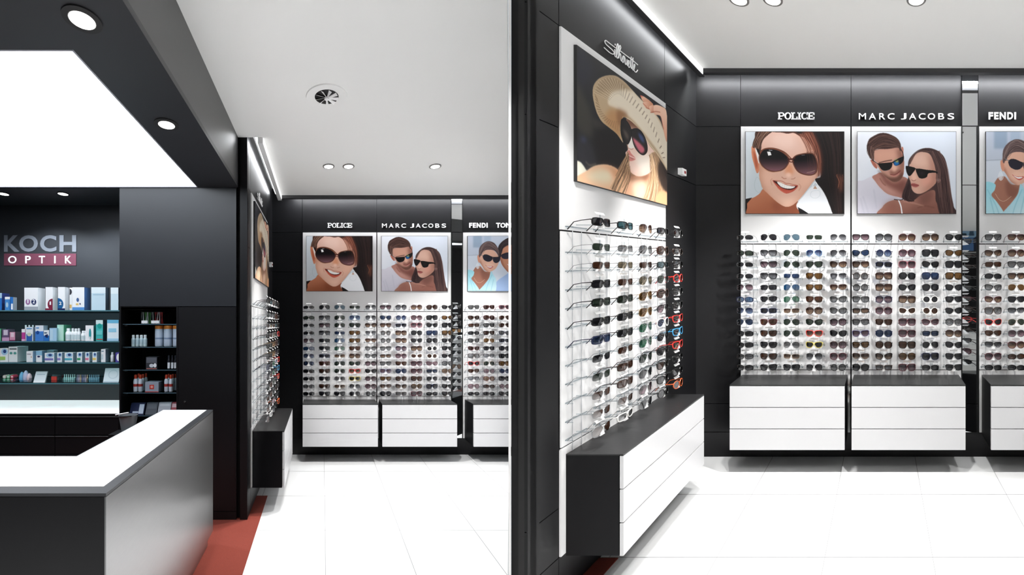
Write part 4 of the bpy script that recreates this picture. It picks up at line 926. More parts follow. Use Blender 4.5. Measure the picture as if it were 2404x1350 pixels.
# niche behind the shelves
V1, V2 = 3.65, 3.48
mb.box(ULEFT, N1R + .01, V1, V1 + .03, -EYE, 1.2, mat('niche_grey', (38, 40, 44), .5))
for w in (.0375, -.445): mb.box(ULEFT, N1R, V1 - .001, V1 + .001, w - .002, w + .002, M_BLACKD)
mb.box(ULEFT, N1R + .02, VN + .02, V1 + .03, 1.165, 1.2, M_SOFFIT)
mb.box(N1R - .0, N1R + .012, VN + .01, V1 + .03, -EYE, 1.2, M_BLACK); mb.box(ULEFT - .03, ULEFT, VN - .0, V1, -EYE, 1.2, M_BLACK)
mb.box(N2L - .004, N2R + .02, V2, V2 + .02, -1.0, .2, M_BLACKD); mb.box(N2L - .01, N2L, VN + .01, V2, -1.0, .2, M_BLACK)
mb.box(N2R, N2R + .01, VN + .01, V2, -1.0, .2, M_BLACK); mb.box(N2L, N2R, VN, V2, W0, W0 + .02, M_BLACK); mb.box(N2L, N2R, VN - .0, V2, NB - .02, NB, M_BLACK)
struct(mb.build('wall_left'))
mb = MB(z); mb.box(ULEFT - .1, ULEFT - .03, vr1, 5, -1.9, 1.9, M_BLACK); struct(mb.build('wall_left'))
mb = MB(z); mb.box(U(418), U(552.6), VN + .001, VN + .03, PL + .002, Wy(720.6), M_BLACK); d1 = struct(mb.build('door_1'))
mb = MB(z); c = R1.at(434, 943, VN); pr = [(.0, 0), (.007, 0), (.007, .008), (.0, .010)]
mb.tube([(c[0], VN + .003, c[1]), (c[0], VN - .008, c[1])], .007, M_METAL, 12); mb.build('lock', d1)
# niche drawers with the white worktop
root = empty('wall_counter', z(-2.7, VN + .02, -EYE)); tag(root, 'black drawer counter with backlit white worktop under the shelves', 'counter')
CT = Wy(970)
mb = MB(z); mb.box(ULEFT, N1R - .002, VN + .025, V1 - .002, -EYE, CT - .022, M_BLACKD); mb.build('body', root)
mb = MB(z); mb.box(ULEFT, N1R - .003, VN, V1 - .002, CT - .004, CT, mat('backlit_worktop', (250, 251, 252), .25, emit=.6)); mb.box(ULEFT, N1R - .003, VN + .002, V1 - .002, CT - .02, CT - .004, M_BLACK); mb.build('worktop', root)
vb = [ULEFT, U(129) - 1.2, U(129), N1R - .003]
for i in range(3):
    for k, (ya, yb) in enumerate(((978.5, 1021), (1024.5, 1066), (1069.5, 1112), (1115, 1180))):
        mb = MB(z); mb.box(vb[i] + .003, vb[i + 1] - .003, VN, VN + .024, Wy(yb), Wy(ya), M_BLACK)
        mb.box(vb[i] + .003, vb[i + 1] - .003, VN - .004, VN + .006, Wy(ya) - .002, Wy(ya) + .002, mat('drawer_edge', (96, 96, 98), .35)); mb.build('drawer', root)
# company lettering on the niche wall
v = V1 - .001
def KU(px): return (px - R1.vx) * V1 / R1.f
def KW(py): return (R1.vy - py) * V1 / R1.f
zk = lambda x, d, h: R1.W(x, V1 - d, h)
o = letters(zk, [(c, KU(a), KU(b)) for c, a, b in (('K', 10, 46), ('O', 45.5, 89.5), ('C', 94.5, 133), ('H', 140, 179.5))], KW(591.3), KW(552.3), .0, .003, mat('letter_grey', (98, 102, 110), .6), .03)
tag(o, 'large grey four-letter company sign on the dark niche wall', 'lettering')
root = empty('company_sign', zk(KU(94), 0, KW(623.6))); tag(root, 'burgundy sign bar with white letters below the grey letters', 'sign')
mb = MB(zk); mb.box(KU(10), KU(179), 0, .003, KW(623.6), KW(595.5), mat('sign_burgundy', (92, 48, 62), .5)); mb.build('plate', root)
o = letters(zk, [(c, KU(a), KU(b)) for c, a, b in (('O', 20, 39.5), ('P', 60, 73), ('T', 92, 106.5), ('I', 128, 131.3), ('K', 153.5, 168))], KW(618.4), KW(601), .003, .005, M_LETTER, .012, root=root)
# glass shelves
SHV = 3.22
def Us(px, v=SHV): return (px - R1.vx) * v / R1.f
def Ws(py, v=SHV): return (R1.vy - py) * v / R1.f
SH1 = [Ws(728.2), Ws(801), Ws(850.8), Ws(899.3)]; SH2 = [Ws(y, VN + .03) for y in (760.5, 814.2, 868, 921.8, 975.4)]
OR4 = ['top', 'second', 'third', 'fourth', 'fifth']
for i, w in enumerate(SH1):
    root = empty('glass_shelf', z(-2.7, 3.4, w)); tag(root, f'glass shelf, {OR4[i]} of the four wide shelves behind the counter', 'shelf', 'wide glass shelves')
    for a, b in ((ULEFT + .01, Us(48)), (Us(48) + .002, N1R - .004)):
        mb = MB(z); mb.box(a, b, SHV, V1 - .002, w - .009, w, M_SHELFG, b0=M_SHELF, b1=M_SHELF); mb.build('pane', root)
    mb = MB(z); mb.box(ULEFT + .01, N1R - .004, SHV - .003, SHV, w - .0095, w - .0005, mat('shelf_edge', (86, 132, 142), .15)); mb.build('edge', root)
for i, w in enumerate(SH2):
    root = empty('glass_shelf', z(-1.4, 3.3, w)); tag(root, f'narrow glass shelf, {OR4[i]} in the small black niche', 'shelf', 'narrow glass shelves')
    mb = MB(z); mb.box(N2L + .002, N2R - .002, VN + .03, V2 - .002, w - .007, w, M_SHELFG); mb.build('pane', root)
    mb = MB(z); mb.box(N2L + .002, N2R - .002, VN + .027, VN + .03, w - .007, w, mat('shelf_edge2', (70, 92, 104), .15)); mb.build('edge', root)
    for vv in (VN + .06, VN + .25):
        mb = MB(z); mb.tube([(N2L + .001, vv, w - .014), (N2L + .022, vv, w - .014)], .006, M_METAL, 8); mb.build('bracket', root)

# ---- goods on the shelves: (detail coordinates of two crops of the photograph give width and height)
def cm(c, rough=.45): return mat('carton_%d_%d_%d' % c, c, rough)
WT, PB, BL_, NV, TL, GY, MR = (244, 246, 248), (176, 208, 228), (44, 116, 196), (28, 42, 92), (40, 160, 160), (120, 130, 140), (128, 36, 62)
class Spot:
    def __init__(s, A, k, x0, y0, shelves, v): s.k, s.x0, s.y0, s.sh, s.v = k, x0, y0, shelves, v
    def u(s, X, v=None): return (s.x0 + X / s.k - R1.vx) * (v or s.v) / R1.f
    def w(s, Y, v=None): return (R1.vy - s.y0 - Y / s.k) * (v or s.v) / R1.f
A1 = Spot(0, 5.193, 0, 660, SH1, 3.24); A2 = Spot(1, 4.5, 270, 700, SH2, VN + .05)
def carton(S, shelf, X0, X1, Y, label, front=WT, side=None, dep=.05, art=(), v=None, cat='box', group='cartons on the shelves', name='carton', lean=0):
    v = v or S.v; u0, u1 = S.u(X0, v), S.u(X1, v); w0 = S.sh[shelf] + .0006; w1 = S.w(Y, v)
    fn = lambda a, b, c: R1.W(a, b + (c - w0) * lean, c)
    mb = MB(fn); mb.box(u0, u1, v, v + dep, w0, w1, cm(front), a1=cm(side or tuple(int(x * .82) for x in front)))
    for ai, a in enumerate(art):
        kind, x0, x1, y0, y1, c = a; U0_, U1_ = u0 + (u1 - u0) * x0, u0 + (u1 - u0) * x1; C0_, C1_ = w0 + (w1 - w0) * y0, w0 + (w1 - w0) * y1; e = .0006 + .0003 * ai
        if kind == 'r': mb.box(U0_, U1_, v - e, v + .001, C0_, C1_, cm(c))
        else:
            cx, cy = (U0_ + U1_) / 2, (C0_ + C1_) / 2; rx, ry = (U1_ - U0_) / 2, (C1_ - C0_) / 2; n = 18
            ang = np.linspace(0, 2 * math.pi, n + 1)[:-1] if kind == 'o' else (np.linspace(math.pi / 2, 3 * math.pi / 2, n) if kind == '(' else np.linspace(-math.pi / 2, math.pi / 2, n))
            if kind in '()': cx = U1_ if kind == '(' else U0_; rx = U1_ - U0_
            mb.quad([(cx + rx * math.cos(t), v - e, cy + ry * math.sin(t)) for t in ang], cm(c))
    o = mb.build(name); tag(o, label, cat, group)
    return o
def numeral(S, shelf, X0, X1, Y0, Y1, ch, c, v=None):
    v = v or S.v
    return letters(lambda x, d, h: R1.W(x, v - d, h), [(ch, S.u(X0, v), S.u(X1, v))], S.w(Y1, v), S.w(Y0, v), .0012, .002, cm(c), .03, name='numeral', single=True)
def join_into(o, extra):
    """merge printed figures into their carton's own mesh"""
    bm = bmesh.new(); bm.from_mesh(o.data)
    for e in extra:
        off = e.location - o.location; n = len(o.data.materials); 
        for m in e.data.materials: o.data.materials.append(m)
        vmap = [bm.verts.new(vv.co + off) for vv in e.data.vertices]
        for p in e.data.polygons:
            try: f = bm.faces.new([vmap[i] for i in p.vertices]); f.material_index = n + p.material_index
            except ValueError: pass
        me = e.data; bpy.data.objects.remove(e); bpy.data.meshes.remove(me)
    bm.to_mesh(o.data); bm.free()
def bottle(S, shelf, X0, X1, Y, label, body=WT, cap=WT, dv=0, band=None, neck=.62, capf=.22, cat='bottle', group='bottles on the shelves', bm_=None):
    v = S.v + .02 + dv; u0, u1 = S.u(X0, v), S.u(X1, v); r = (u1 - u0) / 2; cx = (u0 + u1) / 2; w0 = S.sh[shelf] + .0006; H = S.w(Y, v) - w0
    fn = lambda a, b, c: R1.W(a, b, c); root = empty('bottle', z(cx, v + r, w0)); tag(root, label, cat, group)
    mb = MB(fn); mb.lathe(cx, v + r, w0, [(r * .9, 0), (r, H * .03), (r, H * .62), (r * .8, H * .72), (r * neck * .7, H * .79)], bm_ or cm(body), 16)
    if band: mb.lathe(cx, v + r, w0, [(r * 1.01, H * band[1]), (r * 1.01, H * band[2])], cm(band[0]), 16)
    mb.build('body', root)
    mb = MB(fn); mb.lathe(cx, v + r, w0, [(r * neck, H * .77), (r * neck, H * .96), (r * neck * .85, H)], cm(cap), 14); mb.build('cap', root); return root
# top shelf
carton(A1, 0, -30, 22, 145, 'bright blue carton cut by the left picture edge, top shelf', BL_, NV, .08, [('r', 0, 1, .7, 1, PB)])
carton(A1, 0, 24, 58, 150, 'light blue narrow carton at the left on the top shelf', (96, 166, 214), None, .05, [('r', 0, 1, 0, .3, BL_)], v=3.29)
carton(A1, 0, 60, 120, 192, 'low blue carton with pale top edge, top shelf', (70, 140, 208), None, .05, [('r', 0, 1, .82, 1, WT), ('o', .2, .7, .2, .6, PB)])
carton(A1, 0, 124, 160, 195, 'small blue and white carton, first gap of the top shelf', BL_, GY, .04, [('r', .3, .9, .05, .5, WT)])
c_ = carton(A1, 0, 296, 462, 80, 'wide white carton with the figures one and two, top shelf', WT, (206, 208, 212), .085, [('r', 0, 1, 0, .16, (166, 172, 180)), ('o', .1, .44, .24, .5, (160, 110, 160)), ('o', .52, .88, .24, .5, NV)])
join_into(c_, [numeral(A1, 0, 334, 350, 222, 270, '1', WT), numeral(A1, 0, 398, 428, 222, 272, '2', WT)])
c_ = carton(A1, 0, 555, 642, 72, 'white carton with burgundy half disc and figure one, top shelf', WT, (222, 224, 226), .06, [('(', .3, 1, 0, .5, MR), ('r', 0, 1, 0, .08, MR)])
join_into(c_, [numeral(A1, 0, 606, 624, 248, 290, '1', WT)])
c_ = carton(A1, 0, 706, 792, 72, 'white carton with blue half disc and figure two, top shelf', WT, (216, 218, 222), .05, [(')', 0, .78, 0, .52, (30, 96, 150)), ('r', 0, 1, 0, .08, NV)])
join_into(c_, [numeral(A1, 0, 722, 752, 250, 290, '2', WT)])
carton(A1, 0, 846, 880, 80, 'slim white carton with a dark disc near its top, top shelf', WT, None, .03, [(')', .1, .9, .68, .95, (40, 40, 50)), ('r', .1, .8, .1, .25, (230, 190, 110))], v=3.27)
carton(A1, 0, 882, 1028, 75, 'white carton with small blue emblem and blue base, top shelf', WT, (72, 108, 160), .085, [('r', 0, 1, 0, .13, (90, 150, 214)), ('o', .34, .56, .36, .54, (70, 100, 150)), ('r', .3, .52, .22, .3, (226, 196, 120)), ('o', .6, .7, .24, .31, NV)])
carton(A1, 0, 1113, 1286, 75, 'large pale blue carton near the right end of the top shelf', (196, 220, 232), (70, 82, 96), .06, [('r', 0, 1, .74, 1, (222, 236, 242)), ('r', .12, .9, .66, .7, (160, 190, 208))])
carton(A1, 0, 1350, 1443, 78, 'pale blue carton against the right end of the top shelf', (204, 226, 236), (70, 82, 96), .05, [('r', 0, 1, .72, 1, (226, 240, 244))])
# second shelf
carton(A1, 1, -20, 10, 580, 'small green carton at the left picture edge, second shelf', (110, 190, 150))
carton(A1, 1, 26, 112, 588, 'violet carton with a bottle picture, second shelf', (104, 84, 118), (60, 46, 70), .06, [('r', .2, .8, .5, .95, (210, 200, 216)), ('r', 0, 1, 0, .3, (206, 160, 196))])
carton(A1, 1, 118, 184, 622, 'pink carton with white bottle picture, second shelf', (214, 150, 176), (70, 40, 60), .05, [('r', .2, .8, .45, .95, (236, 210, 222)), ('r', 0, 1, 0, .12, (120, 50, 90))])
carton(A1, 1, 188, 214, 620, 'slim dark violet carton with a white stripe, second shelf', (70, 44, 66), None, .05, [('r', .2, .7, .1, .9, WT)], v=3.27)
carton(A1, 1, 264, 306, 585, 'magenta and white carton beside the blue bottles, second shelf', (190, 70, 150), None, .05, [('r', 0, 1, .72, 1, WT), ('r', 0, 1, 0, .15, (236, 190, 220))])
for j, (a, b) in enumerate(((286, 318), (330, 360), (374, 404))): bottle(A1, 1, a, b, 535, f'white bottle tip behind the blue-white cartons, {NTH[j]} from left, second shelf', dv=.09)
carton(A1, 1, 312, 402, 560, 'white carton with blue base and gold arc, second shelf', (230, 236, 240), (150, 166, 184), .05, [('r', .1, .9, 0, .5, (52, 100, 176)), ('o', .2, .8, .34, .6, (206, 214, 190)), ('r', .15, .85, .86, .93, (90, 150, 200))])
carton(A1, 1, 430, 530, 540, 'taller white and blue carton left of the pale blue one, second shelf', (226, 234, 242), (160, 176, 192), .05, [('r', 0, 1, 0, .62, (70, 130, 208)), ('o', .1, .5, .42, .66, (30, 76, 150)), ('r', .1, .45, .8, .88, (110, 160, 210))])
carton(A1, 1, 534, 598, 598, 'short white and blue carton left of the pale blue one, second shelf', (232, 238, 242), (60, 110, 180), .05, [('r', 0, 1, 0, .5, BL_), ('r', .1, .6, .7, .8, (60, 90, 120)), ('(', .2, .8, .3, .62, NV)])
carton(A1, 1, 603, 690, 572, 'plain pale blue carton in the middle of the second shelf', (168, 206, 232), (150, 186, 206), .045, [('r', .1, .5, .1, .9, (190, 220, 238))])
carton(A1, 1, 697, 776, 532, 'pale green carton behind small white bottles, second shelf', (178, 226, 204), (96, 186, 146), .1, [('r', .1, .9, .1, .9, (196, 232, 216))], v=3.26)
for j, (a, b, y) in enumerate(((780, 845, 575), (852, 896, 575), (888, 934, 578), (926, 972, 575), (975, 1024, 605), (1016, 1046, 605))):
    bottle(A1, 1, a, b, y, f'small white dropper bottle, {["first", "second", "third", "fourth", "fifth", "sixth"][j]} from left in the middle of the second shelf', dv=.0 if j in (0, 4) else .012, band=((206, 220, 224), .12, .5), group='white dropper bottles')
carton(A1, 1, 1043, 1140, 540, 'white carton with upright teal stripe, second shelf', WT, (28, 120, 116), .05, [('o', .42, .72, .1, .8, (48, 150, 158)), ('o', .5, .62, .12, .3, WT)])
carton(A1, 1, 1170, 1254, 475, 'tall turquoise carton with a red line, second shelf', (70, 186, 184), (34, 60, 76), .075, [('r', 0, 1, .8, 1, (214, 236, 236)), ('o', .2, .85, .6, .84, (30, 160, 150)), ('r', .1, .95, .06, .1, (196, 60, 60)), ('r', .1, .9, .3, .5, (110, 204, 204))])
carton(A1, 1, 1306, 1446, 472, 'tall white carton with light blue swirl at the right of the second shelf', (226, 240, 248), (90, 110, 130), .05, [('r', 0, 1, .84, 1, (110, 186, 222)), ('r', .12, .8, .42, .6, (150, 206, 232)), ('r', 0, 1, 0, .12, (170, 212, 236))])
# third shelf
E_ = [('o', .15, .95, .5, .98, (170, 210, 236)), ('o', .38, .78, .64, .9, (44, 70, 130))]
carton(A1, 2, 0, 100, 818, 'white carton with blue disc and lime bar, left end of third shelf', WT, (150, 160, 170), .05, E_ + [('r', 0, .65, .15, .4, (170, 206, 110))])
carton(A1, 2, 106, 212, 800, 'white carton with two green eye pictures, third shelf', (236, 240, 240), (200, 206, 208), .12, [('o', .1, .45, .5, .66, (90, 160, 150)), ('o', .55, .9, .5, .66, (90, 160, 150)), ('r', .1, .9, .82, .9, (90, 100, 104))])
for X0, X1, Y, lb, extra, sd in ((322, 400, 855, 'white carton with a tiny gold dot, third shelf', [('r', .1, .7, .7, .76, (110, 110, 120)), ('o', .7, .85, .4, .54, (206, 160, 120))], (150, 180, 210)),
    (440, 512, 850, 'pale blue and white carton with a dark fish-like mark, third shelf', [('r', 0, 1, .6, 1, (150, 200, 228)), ('o', .2, .7, .42, .56, NV)], (110, 150, 180)),
    (545, 660, 876, 'wide white carton with blue disc and violet bar, third shelf', E_ + [('r', 0, .9, .2, .42, (130, 124, 190))], (140, 170, 190)),
    (697, 755, 870, 'small white carton with blue disc and lilac bar, third shelf', E_ + [('r', 0, .7, .2, .42, (150, 140, 200))], (150, 170, 186)),
    (788, 890, 872, 'wide white carton with blue disc and turquoise bar, third shelf', E_ + [('r', 0, .9, .2, .42, (90, 180, 200))], (140, 160, 176)),
    (937, 1000, 868, 'small white carton with blue disc and green bar, third shelf', E_ + [('r', .05, .7, .2, .42, (70, 160, 110))], (150, 170, 186)),
    (1038, 1090, 868, 'small white carton with blue disc and pink bar, third shelf', E_ + [('r', .05, .8, .2, .42, (226, 130, 160))], (150, 170, 186)),
    (1127, 1180, 866, 'small white carton with blue disc and yellow bar, third shelf', E_ + [('r', .05, .8, .2, .42, (236, 206, 110))], (150, 170, 186)),
    (1232, 1286, 830, 'tall white carton near the right end of the third shelf', [('r', .1, .6, .8, .88, (120, 150, 170)), ('r', 0, .5, .2, .6, (206, 224, 230))], (130, 150, 166)),
    (1408, 1448, 872, 'violet carton at the right end of the third shelf', [('(', .3, 1, .1, .9, WT)], (60, 50, 110))):
    carton(A1, 2, X0, X1, Y, lb, WT if 'violet carton' not in lb else (90, 80, 170), sd, .06 if X1 - X0 < 120 else .08, extra)
for j, X in enumerate((570, 612)): carton(A1, 2, X, X + 44, 842, f'pale grey carton standing behind, {NTH[j]} of two, third shelf', (190, 204, 216), None, .05, v=3.36)
bottle(A1, 2, 1338, 1380, 868, 'white bottle with pointed cap near the right of the third shelf'); bottle(A1, 2, 1384, 1402, 872, 'thin dark bottle near the right of the third shelf', (40, 44, 56), (40, 44, 56))
# fourth shelf: acrylic trays
def tray(S, shelf, X0, X1, Y, label, items, dep=.06):
    v = S.v; u0, u1 = S.u(X0), S.u(X1); w0 = S.sh[shelf] + .0006; w1 = S.w(Y); mb = MB(z); e = .002
    for b in ((u0, u1, v, v + e, w0, w0 + (w1 - w0) * .35), (u0, u0 + e, v, v + dep, w0, w0 + (w1 - w0) * .6), (u1 - e, u1, v, v + dep, w0, w0 + (w1 - w0) * .6), (u0, u1, v + dep - e, v + dep, w0, w1), (u0, u1, v, v + dep, w0, w0 + e)): mb.box(*b, M_ACRYL)
    tag(mb.build('tray'), label, 'tray', 'clear acrylic trays'); return u0, u1, v, w0, w1
NTH6 = ['first', 'second', 'third', 'fourth', 'fifth', 'sixth', 'seventh']
def tubes(S, X0, X1, Y, label, n, rows, colours, lbl, r=None):
    u0, u1, v, w0, w1 = tray(S, 3, X0, X1, Y, label, None); n0 = 0
    for j in range(rows):
        for i in range(n):
            cx = u0 + (u1 - u0) * (i + .5) / n; r = (u1 - u0) / n * .46; c = colours[(i + j * n) % len(colours)]
            mb = MB(z)
            if rows == 2: cz = w0 + .004 + r + j * 2.02 * r; mb.tube([(cx, v + .004, cz), (cx, v + .05, cz)], r, cm(c), 12); mb.tube([(cx, v + .003, cz), (cx, v + .0045, cz)], r * .5, cm((226, 236, 230)), 10)
            else: mb.lathe(cx, v + .012 + r, w0 + .0025, [(r * .9, 0), (r * .9, (w1 - w0) * .62), (r * .5, (w1 - w0) * .66), (r * .5, (w1 - w0) * 1.04)], cm(c), 10)
            pos = NTH6[i] + (' from left, ' + ('lower', 'upper')[j] + ' row' if rows == 2 else ' from left')
            tag(mb.build('tube' if rows == 2 else 'vial'), f'{lbl}, {pos}', 'tube' if rows == 2 else 'vial', lbl)
tubes(A1, 25, 165, 1140, 'clear tray of green and red tubes, fourth shelf', 3, 2, [(90, 180, 140), (120, 196, 150), (220, 110, 130), (210, 200, 190), (120, 190, 150), (214, 70, 96)], 'coloured tube lying in the left tray of the fourth shelf')
tray(A1, 3, 190, 355, 1150, 'clear tray with pastel pouches, fourth shelf', None)
for j, (a, b, y, c, nm) in enumerate(((200, 260, 1112, (120, 186, 220), 'light blue'), (245, 310, 1096, (196, 200, 226), 'lilac'), (295, 352, 1128, (236, 206, 212), 'pale pink'))):
    mb = MB(lambda a_, b_, c_: R1.W(a_, b_, c_)); u0, u1 = A1.u(a), A1.u(b); cx = (u0 + u1) / 2; w0 = SH1[3] + .004; H = A1.w(y) - w0; r = (u1 - u0) / 2
    mb.lathe(cx, A1.v + .012 + r, w0, [(r * .7, 0), (r, H * .2), (r * .95, H * .6), (r * .6, H * .88), (r * .2, H)], cm(c), 12)
    tag(mb.build('pouch'), f'{nm} pouch in the tray on the fourth shelf', 'pouch')
carton(A1, 3, 405, 545, 1108, 'white leaning booklet stand, fourth shelf', (226, 234, 238), None, .012, [('r', 0, 1, 0, .2, (240, 244, 246)), ('r', .15, .85, .72, .76, (150, 176, 190))], lean=.35, cat='booklet', group='printed cards', name='booklet')
tray(A1, 3, 575, 720, 1150, 'clear tray around a red card, fourth shelf', None); carton(A1, 3, 625, 690, 1164, 'small red card standing in a clear tray, fourth shelf', (214, 70, 60), None, .01, v=3.26, cat='card', name='card')
tubes(A1, 755, 905, 1148, 'clear tray of teal vials with white caps, fourth shelf', 6, 1, [(170, 214, 210)], 'teal vial in the tray right of the red card')
tubes(A1, 915, 1060, 1152, 'clear tray of mixed grey and violet vials, fourth shelf', 7, 1, [(150, 160, 180), (190, 180, 200), (210, 190, 160), (120, 130, 170)], 'mixed vial in the second vial tray')
tubes(A1, 1065, 1200, 1152, 'clear tray of light blue vials, fourth shelf', 6, 1, [(130, 180, 196)], 'light blue vial in the third vial tray')
carton(A1, 3, 1255, 1446, 1068, 'big white card with a round emblem leaning at the right of the fourth shelf', (222, 234, 238), None, .012, [('o', .25, .9, .25, .9, (200, 216, 222)), ('o', .32, .83, .32, .83, (218, 230, 234)), ('r', 0, 1, 0, .08, (170, 190, 200))], lean=.3, cat='card', group='printed cards', name='card')
# small niche
for j, (a, b, c, nm) in enumerate(((275, 370, (96, 176, 84), 'green'), (378, 500, (206, 56, 56), 'red'))):
    u0, u1 = A2.u(a), A2.u(b); w0 = SH2[0] + .0006; w1 = A2.w(140); root = empty('acrylic_case', z((u0 + u1) / 2, A2.v, w0)); tag(root, f'clear acrylic case with {nm} cords, top shelf of the small niche', 'case')
    mb = MB(z); mb.box(u0, u1, A2.v, A2.v + .06, w0, w1, M_ACRYL); mb.build('case', root)
    mb = MB(z)
    for k in range(9): x = u0 + .012 + (u1 - u0 - .024) * k / 8; mb.tube([(x, A2.v + .02 + .01 * (k % 3), w0 + .002), (x + (.01 if k % 2 else -.008), A2.v + .03, w1 - .006)], .0035, cm(c if k % 3 else WT), 6)
    mb.build('cords', root)
    mb = MB(z); mb.box(u0 + .004, u0 + (u1 - u0) * .72, A2.v - .0015, A2.v, w0 + .004, w0 + .028, cm(WT)); mb.build('label_card', root)
for j, X in enumerate((165, 208, 250, 290)): bottle(A2, 1, X, X + 40, 388, f'short white bottle, {NTH[j]} from left in the small niche', (206, 226, 232), (226, 236, 240), band=((180, 204, 214), .2, .6), neck=.75, group='short white bottles')
for j, (a, b) in enumerate(((406, 494), (500, 588), (594, 648))):
    v = A2.v + .02; u0, u1 = A2.u(a, v), A2.u(b, v); r = (A2.u(494, v) - A2.u(406, v)) / 2; cx = u0 + r; w0 = SH2[1] + .0006; H = A2.w(290, v) - w0
    root = empty('tall_bottle', z(cx, v + r, w0)); tag(root, f'tall frosted bottle with orange lid, {NTH[j]} from left in the small niche', 'bottle', 'orange-lidded bottles')
    if j == 2: r *= .9; cx = min(cx, N2R - r - .004)
    mb = MB(z); mb.lathe(cx, v + r, w0, [(r * .9, 0), (r, H * .03), (r, H * .82), (r * .96, H * .84)], cm((190, 204, 222)), 18); mb.lathe(cx, v + r, w0, [(r * 1.01, H * .35), (r * 1.01, H * .42)], cm((120, 140, 170)), 18); mb.build('body', root)
    mb = MB(z); mb.lathe(cx, v + r, w0, [(r * 1.0, H * .84), (r * 1.0, H * .97), (r * .92, H)], cm((232, 134, 48)), 18); mb.build('lid', root)
carton(A2, 2, 327, 445, 622, 'black carton with silver car-like print in the small niche', (52, 54, 60), (24, 24, 28), .06, [('r', .05, .95, .52, .95, (90, 94, 102)), ('o', .3, .7, .15, .45, (200, 206, 214)), ('r', .05, .95, .03, .08, (200, 120, 110)), ('o', .68, .95, .15, .5, (226, 230, 234))])
for j, (a, b) in enumerate(((550, 578), (590, 614), (622, 646))): bottle(A2, 2, a, b, 605, f'black pump bottle with white label, {NTH[j]} from left in the small niche', (26, 28, 36), (30, 32, 42), band=((226, 230, 236), .05, .48), neck=.8, group='black pump bottles')
for j, (a, b, y, dv) in enumerate(((184, 230, 812, 0), (234, 282, 812, .0), (222, 262, 800, .05), (268, 306, 804, .05), (302, 338, 796, .09))): bottle(A2, 3, a, b, y, f'white bottle with red cap, {NTH[j]} from left of the left cluster', (216, 222, 234), (214, 74, 48), dv, band=((176, 60, 54), .30, .46) if dv == 0 else None, group='red-capped bottles left')
for j, (a, b, y, dv) in enumerate(((512, 556, 812, 0), (562, 604, 812, .0), (545, 578, 802, .05), (592, 622, 804, .05), (622, 646, 802, .07))): bottle(A2, 3, a, b, y, f'white bottle with red cap, {NTH[j]} from left of the right cluster', (216, 222, 234), (214, 74, 48), dv, band=((176, 60, 54), .30, .46) if dv == 0 else None, group='red-capped bottles right')
carton(A2, 3, 318, 460, 888, 'grey carton with red emblem between the red-capped bottles', (150, 160, 174), (96, 104, 116), .09, [('r', .33, .66, .3, .74, (196, 62, 50)), ('r', 0, 1, 0, .07, (176, 56, 50)), ('o', .4, .6, .4, .66, (226, 160, 150))])
for (a, b, y, c, ar, lb) in ((150, 300, 1118, (32, 40, 72), [('r', .62, .95, .1, .9, (190, 200, 216)), ('r', .2, .6, .15, .3, (180, 190, 210))], 'dark blue leaning pack in the lowest part of the small niche'), (318, 436, 1114, (74, 78, 86), [('r', .1, .9, .5, .9, (96, 100, 108))], 'grey leaning pack in the lowest part of the small niche'),
    (446, 578, 1112, (168, 168, 176), [('r', .1, .9, .7, .9, (200, 200, 206))], 'silver leaning pack in the lowest part of the small niche'), (584, 642, 1112, (150, 60, 70), [('r', .1, .9, .6, .9, (206, 170, 176))], 'burgundy leaning pack in the lowest part of the small niche')):
    carton(A2, 4, a, b, y, lb, c, None, .03, ar, lean=.4, cat='pack', group='leaning packs', name='pack')
# grey bin with stationery
bu, bv = (308.5 - R1.vx) * (VN + .0) / R1.f, VN - .05
mb = MB(z); mb.box(N2L - .02, N2L + .22, bv - .10, VN - .002, NB - .06, NB - .02, M_BLACK); tag(mb.build('ledge'), 'small black ledge in front of the small niche behind the counter', 'ledge')
root = empty('desk_bin', z(bu, bv, NB - .02)); tag(root, 'small grey plastic bin holding stationery behind the counter', 'bin')
mb = MB(z); r0, r1, H = .052, .078, .135; n = 20
prof = [(r0, 0), (r1, H), (r1 - .004, H), (r0 - .003, .006)]
V = []
for r, h in prof: V += [(bu + r * math.cos(2 * math.pi * k / n), bv + .62 * r * math.sin(2 * math.pi * k / n), NB - .0195 + h) for k in range(n)]
Fc = [(i * n + k, i * n + (k + 1) % n, (i + 1) * n + (k + 1) % n, (i + 1) * n + k) for i in range(3) for k in range(n)] + [tuple(range(n)), tuple(3 * n + k for k in range(n))]
mb.add(V, Fc, mat('bin_grey', (128, 132, 136), .4), True); mb.build('bucket', root)
mb = MB(z); mb.tube([(bu - .08, bv - .045, NB + .125), (bu + .03, bv - .05, NB + .145)], .005, M_WHITEP, 6); mb.tube([(bu - .078, bv, NB + .10), (bu - .045, bv - .05, NB + .11), (bu + .03, bv - .052, NB + .115), (bu + .078, bv, NB + .11)], .004, M_BLACKD, 6); mb.build('pens', root)

